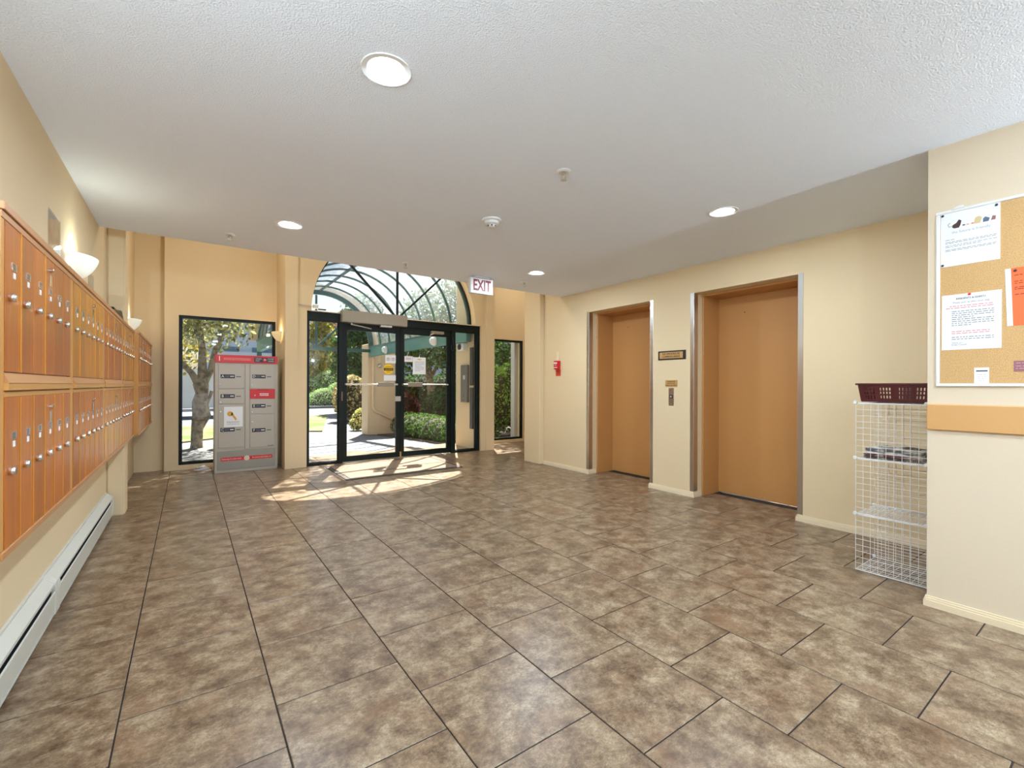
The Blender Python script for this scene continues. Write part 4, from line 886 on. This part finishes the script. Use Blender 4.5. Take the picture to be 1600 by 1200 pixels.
# gnarled tree outside window 1
tree(.15, 12.0, 'gnarled thick-trunked tree outside the tall window', [
    ([(0, 0, -.05), (.0, 0, .12), (.01, 0, .5), (.06, 0, .75), (.05, 0, 1.0), (.09, 0, 1.2), (.07, 0, 1.38), (.10, .05, 1.5)], [.135, .112, .112, .150, .142, .122, .148, .10]),
    ([(.08, .0, .40), (.22, .02, .72), (.18, 0, .95), (.27, 0, 1.25)], [.025, .045, .03, .035]),
    ([(.05, 0, 1.36), (-.10, .05, 1.65), (-.35, .1, 1.95), (-.8, .2, 2.8)], [.09, .06, .05, .03]), ([(.10, .05, 1.38), (.25, .1, 1.7), (.32, .1, 2.1), (.6, .2, 3.0)], [.09, .065, .055, .03]), ([(.1, .05, 1.4), (.1, .3, 2.2), (.0, .5, 3.2)], [.1, .07, .04])],
     [((-.9, .3, 2.75), (1.1, 1.0, .75)), ((.35, .3, 2.75), (.85, .9, .65)), ((-.1, 1.2, 3.3), (1.2, 1.2, .9)), ((-1.7, 1, 3.3), (1.1, 1.1, .8)), ((.1, -.5, 3.2), (1.0, .8, .6)), ((1.0, .2, 6.3), (2.6, 2.4, 1.7)), ((2.4, -.6, 6.8), (1.6, 1.6, 1.3)), ((-1.2, 0, 5.6), (1.8, 1.8, 1.4))], 17000, .065, L_OLIVE)
tree(-2.6, 17.5, 'yellowing tree beyond the lawn at the left', [([(0, 0, 0), (.1, 0, 1.5), (0, 0, 3)], [.15, .12, .08])], [((0, 0, 3.2), (2.0, 1.6, 1.7)), ((1.8, .5, 2.7), (1.5, 1.2, 1.1)), ((-1.5, 0, 2.6), (1.3, 1.2, 1.0))], 5200, .10, L_YELL)
tree(6.9, 14.8, 'dark green tree behind the right entrance door', [([(0, 0, 0), (.05, 0, 1.2), (-.1, 0, 2.4), (0, .1, 3.4)], [.16, .13, .10, .06]), ([(-.02, 0, 1.6), (.6, .1, 2.6)], [.08, .04]), ([(-.05, 0, 1.7), (-.7, 0, 2.6)], [.08, .04])],
     [((0, 0, 3.1), (1.7, 1.4, 1.1)), ((-.9, -.4, 2.5), (.95, .9, .85)), ((.9, -.4, 2.4), (1.0, .9, .8)), ((.2, 0, 4.1), (1.3, 1.2, .8)), ((2.1, -2.0, 6.8), (2.2, 2.2, 1.6)), ((1.6, -.5, 5.2), (1.5, 1.4, 1.1)), ((1.0, -3.5, 6.7), (1.3, 1.3, 1.1))], 14000, .075, L_DARK)
tree(11.6, 16.4, 'dark leafy tree above the tall shrubs by the narrow window', [([(0, 0, 0), (.05, 0, 1.5), (0, 0, 3)], [.2, .15, .1])], [((0, 0, 3.4), (2.4, 1.8, 1.6)), ((-1.6, -.6, 2.5), (1.3, 1.1, 1.0)), ((1.5, -.5, 2.6), (1.4, 1.2, 1.0))], 7000, .085, L_DARK)
tree(7.7, 35.7, 'tall yellow-green tree seen through the left sidelight', [([(0, 0, 0), (0, 0, 2), (0, 0, 4)], [.15, .12, .08])], [((0, 0, 3.2), (1.0, 1, 2.6)), ((.3, 0, 5.2), (.9, .9, 1.6))], 3000, .16, L_YELL)
tree(9.1, 38.1, 'dusty pink tree beside the yellow tree', [([(0, 0, 0), (0, 0, 2), (0, 0, 4)], [.15, .12, .08])], [((0, 0, 3.4), (1.1, 1, 2.4)), ((.4, 0, 5.4), (1.0, .9, 1.3))], 3000, .16, L_PINK)
tree(7.35, 24.5, 'dark conifer-like tree left of the canopy column', [([(0, 0, 0), (0, 0, 2), (0, 0, 4)], [.18, .14, .08])], [((0, 0, 3.2), (1.6, 1.2, 1.6)), ((.2, 0, 4.8), (1.3, 1.2, 1.5)), ((-.6, 0, 2.2), (1.0, .9, .7))], 5000, .11, L_DARK)
M_CORE = mat('twiggy_core', srgb(58, 52, 40), .95)
def shrub(name, x, y, label, parts, n, size, lm, group=None):
    z = gz(y); t = thing(name, label, 'shrub', (x, y, z), group=group)
    b = MB()
    for c, r in parts:
        prof = [(max(.001, math.cos(a)), math.sin(a)) for a in np.linspace(-1.35, 1.5, 9)]
        m2 = MB().lathe(prof, 14); i = len(b.v); b.v += [(c[0]+v[0]*r[0]*.82, c[1]+v[1]*r[1]*.82, max(0, c[2]+v[2]*r[2]*.82)) for v in m2.v]; b.f += [tuple(i+k for k in f) for f in m2.f]
    b.build('branches', M_CORE, t)
    p, d = blobs(n, [c for c, r in parts], [r for c, r in parts], .85); keep = p[:, 2] > .01
    tag(link('foliage', leaf_mesh(p[keep], d[keep], size, 'foliage'), lm, t), kind='stuff'); return t
shrub('mound_shrub', 6.5, 33.2, 'tall rounded clipped shrub seen through the left sidelight', [((0, 0, .8), (1.15, 1.0, 1.15)), ((1.5, .3, 1.2), (1.2, 1, 1.25))], 9000, .042, L_MOUND)
shrub('mound_shrub', 7.25, 30.9, 'lower rounded clipped shrub in front of the taller one', [((0, 0, .4), (1.3, .8, .85)), ((.9, .2, .8), (1.0, .8, .85))], 8000, .040, L_MOUND)
shrub('flowering_shrub', 5.3, 18.6, 'leafy flowering shrub left of the canopy column', [((0, 0, .9), (.75, .7, .95)), ((.4, .2, .5), (.6, .6, .6))], 2600, .06, leaf_mat('mixed_blossom_leaves', srgb(70, 88, 50), srgb(220, 196, 150)))
shrub('variegated_shrub', 4.45, 14.75, 'small pale yellow-green shrub at the foot of the canopy column', [((0, 0, .32), (.24, .24, .34)), ((-.12, 0, .2), (.2, .2, .22)), ((.05, .05, .5), (.17, .17, .2))], 1300, .035, leaf_mat('pale_variegated_leaves', srgb(120, 140, 70), srgb(226, 220, 150)))
shrub('hedge', 5.0, 10.4, 'low clipped hedge along the bed right of the canopy', [((-.05, y_, .24), (.55, .55, .36)) for y_ in (-1.6, -1.0, -.4, .2, .8, 1.4)], 9000, .030, L_BRIGHT if False else leaf_mat('hedge_leaves', srgb(40, 60, 36), srgb(98, 128, 62)))
shrub('hedge', 6.6, 12.2, 'darker hedge behind the low clipped hedge', [((0, y_, .55), (.7, .7, .75)) for y_ in (-.6, .2, 1.0)], 6500, .04, L_DARK)
shrub('shrub_row', 9.2, 20.6, 'dense dark shrub row behind the tree at the right door', [((dx_, 0, .9), (1.0, .8, 1.15)) for dx_ in (-2.2, -1.1, 0, 1.1, 2.2)], 6500, .07, L_DARK)
shrub('red_shrub', 5.9, 14.6, 'dark red shrub between the hedge and the tree', [((0, 0, .6), (.55, .5, .6))], 1600, .045, L_RED)
shrub('tall_shrub', 7.15, 9.6, 'tall bright green shrub outside the narrow window', [((-1.0, 0, .9), (.55, .5, .95)), ((-.3, .1, 1.0), (.6, .5, .95)), ((.5, 0, .95), (.65, .5, .95)), ((1.2, .1, .9), (.6, .5, .95))], 9000, .038, L_BRIGHT)
# ------------------------------------------------------------------ far street: van, car, building
M_VANW = mat('white_van_paint', (.80, .82, .84, 1), .3); M_TYRE = mat('tyre', (.02, .02, .02, 1), .8); M_DGLASS = mat('dark_car_glass', (.03, .04, .05, 1), .1)
def vehicle(name, label, loc, rz, prof, wdt, mpaint, glass, wheels, wr_):
    t = thing(name, label, 'vehicle', loc, rz)
    MB().prism(prof, -wdt/2, wdt/2, 'y').build('body', mpaint, t, .04, 2)
    for gpoly in glass:
        for s_ in (-1, 1): MB().prism(gpoly, s_*wdt/2-.005, s_*wdt/2+.012).build('side_window', M_DGLASS, t)
    for x in wheels:
        for s_ in (-1, 1):
            wl2 = MB().lathe([(wr_, -.1), (wr_, .1)], 20, c=(x, s_*(wdt/2-.08), wr_), ax='y').build('wheel', M_TYRE, t); MB().lathe([(wr_*.6, -.11), (wr_*.6, .11)], 16, c=(x, s_*(wdt/2-.08), wr_), ax='y').build('hub', M_BAR, wl2)
    B(prof[0][0]-.02, prof[0][0]+.1, -wdt/2+.1, wdt/2-.1, .35, .55).build('bumper', M_BLACK, t)
    return t
vehicle('van', 'white van parked beyond the gnarled tree', (.6, 25.0, GL), .05, [(-2.6, .4), (2.6, .4), (2.65, 1.0), (2.0, 1.25), (1.5, 2.1), (-2.55, 2.15)], 1.9, M_VANW, [[(1.0, 1.25), (1.85, 1.25), (1.45, 1.9), (1.0, 1.9)]], (-1.7, 1.7), .34)
vehicle('car', 'light car on the street seen through the left sidelight', (7.6, 40.5, GL), .1, [(-2.1, .3), (2.1, .3), (2.15, .75), (1.3, .9), (.7, 1.4), (-1.0, 1.42), (-1.7, .95), (-2.15, .85)], 1.75, mat('silver_car_paint', (.62, .64, .68, 1), .25, .3), [[(-1.4, .95), (.95, .92), (.6, 1.32), (-.9, 1.34)]], (-1.3, 1.35), .31)
vehicle('car', 'dark car parked behind the trunk of the gnarled tree', (-3.2, 22.5, GL), -.05, [(-2.1, .3), (2.1, .3), (2.15, .75), (1.3, .9), (.7, 1.4), (-1.0, 1.42), (-1.7, .95), (-2.15, .85)], 1.75, mat('dark_car_paint', (.03, .035, .045, 1), .25, .3), [[(-1.4, .95), (.95, .92), (.6, 1.32), (-.9, 1.34)]], (-1.3, 1.35), .31)
bl = thing('office_building', 'pale office building with window bands across the street', 'building', (24, 66, GL))
B(-22, 22, 0, 14, 0, 11).build('wall_block', mat('pale_building', srgb(190, 196, 204), .8), bl); B(-22.4, 22.4, -.4, 14.4, 11, 11.4).build('roof', mat('building_roof', srgb(120, 122, 126), .8), bl)
wme = B(-1.1, 1.1, -.06, 0, -.8, .8).mesh('window')
for r in range(3):
    for c in range(12): link('window', wme, mat('office_glass', srgb(92, 120, 136), .15, .2), bl, (-20+c*3.6, 0, 2+3.3*r))
bl = thing('teal_building', 'low teal building behind the yellow-green tree', 'building', (6.4, 52, GL)); B(-4, 4, 0, 6, 0, 4.2).build('wall_block', mat('teal_wall', srgb(44, 96, 116), .7), bl); B(-4.3, 4.3, -.4, 6.3, 4.2, 4.6).build('roof', mat('pale_roof', srgb(180, 186, 190), .7), bl)
for c in range(4): link('window', wme, mat('office_glass', srgb(92, 120, 136), .15, .2), bl, (-3+c*2, 0, 2.2)).scale = (.6, 1, .8)
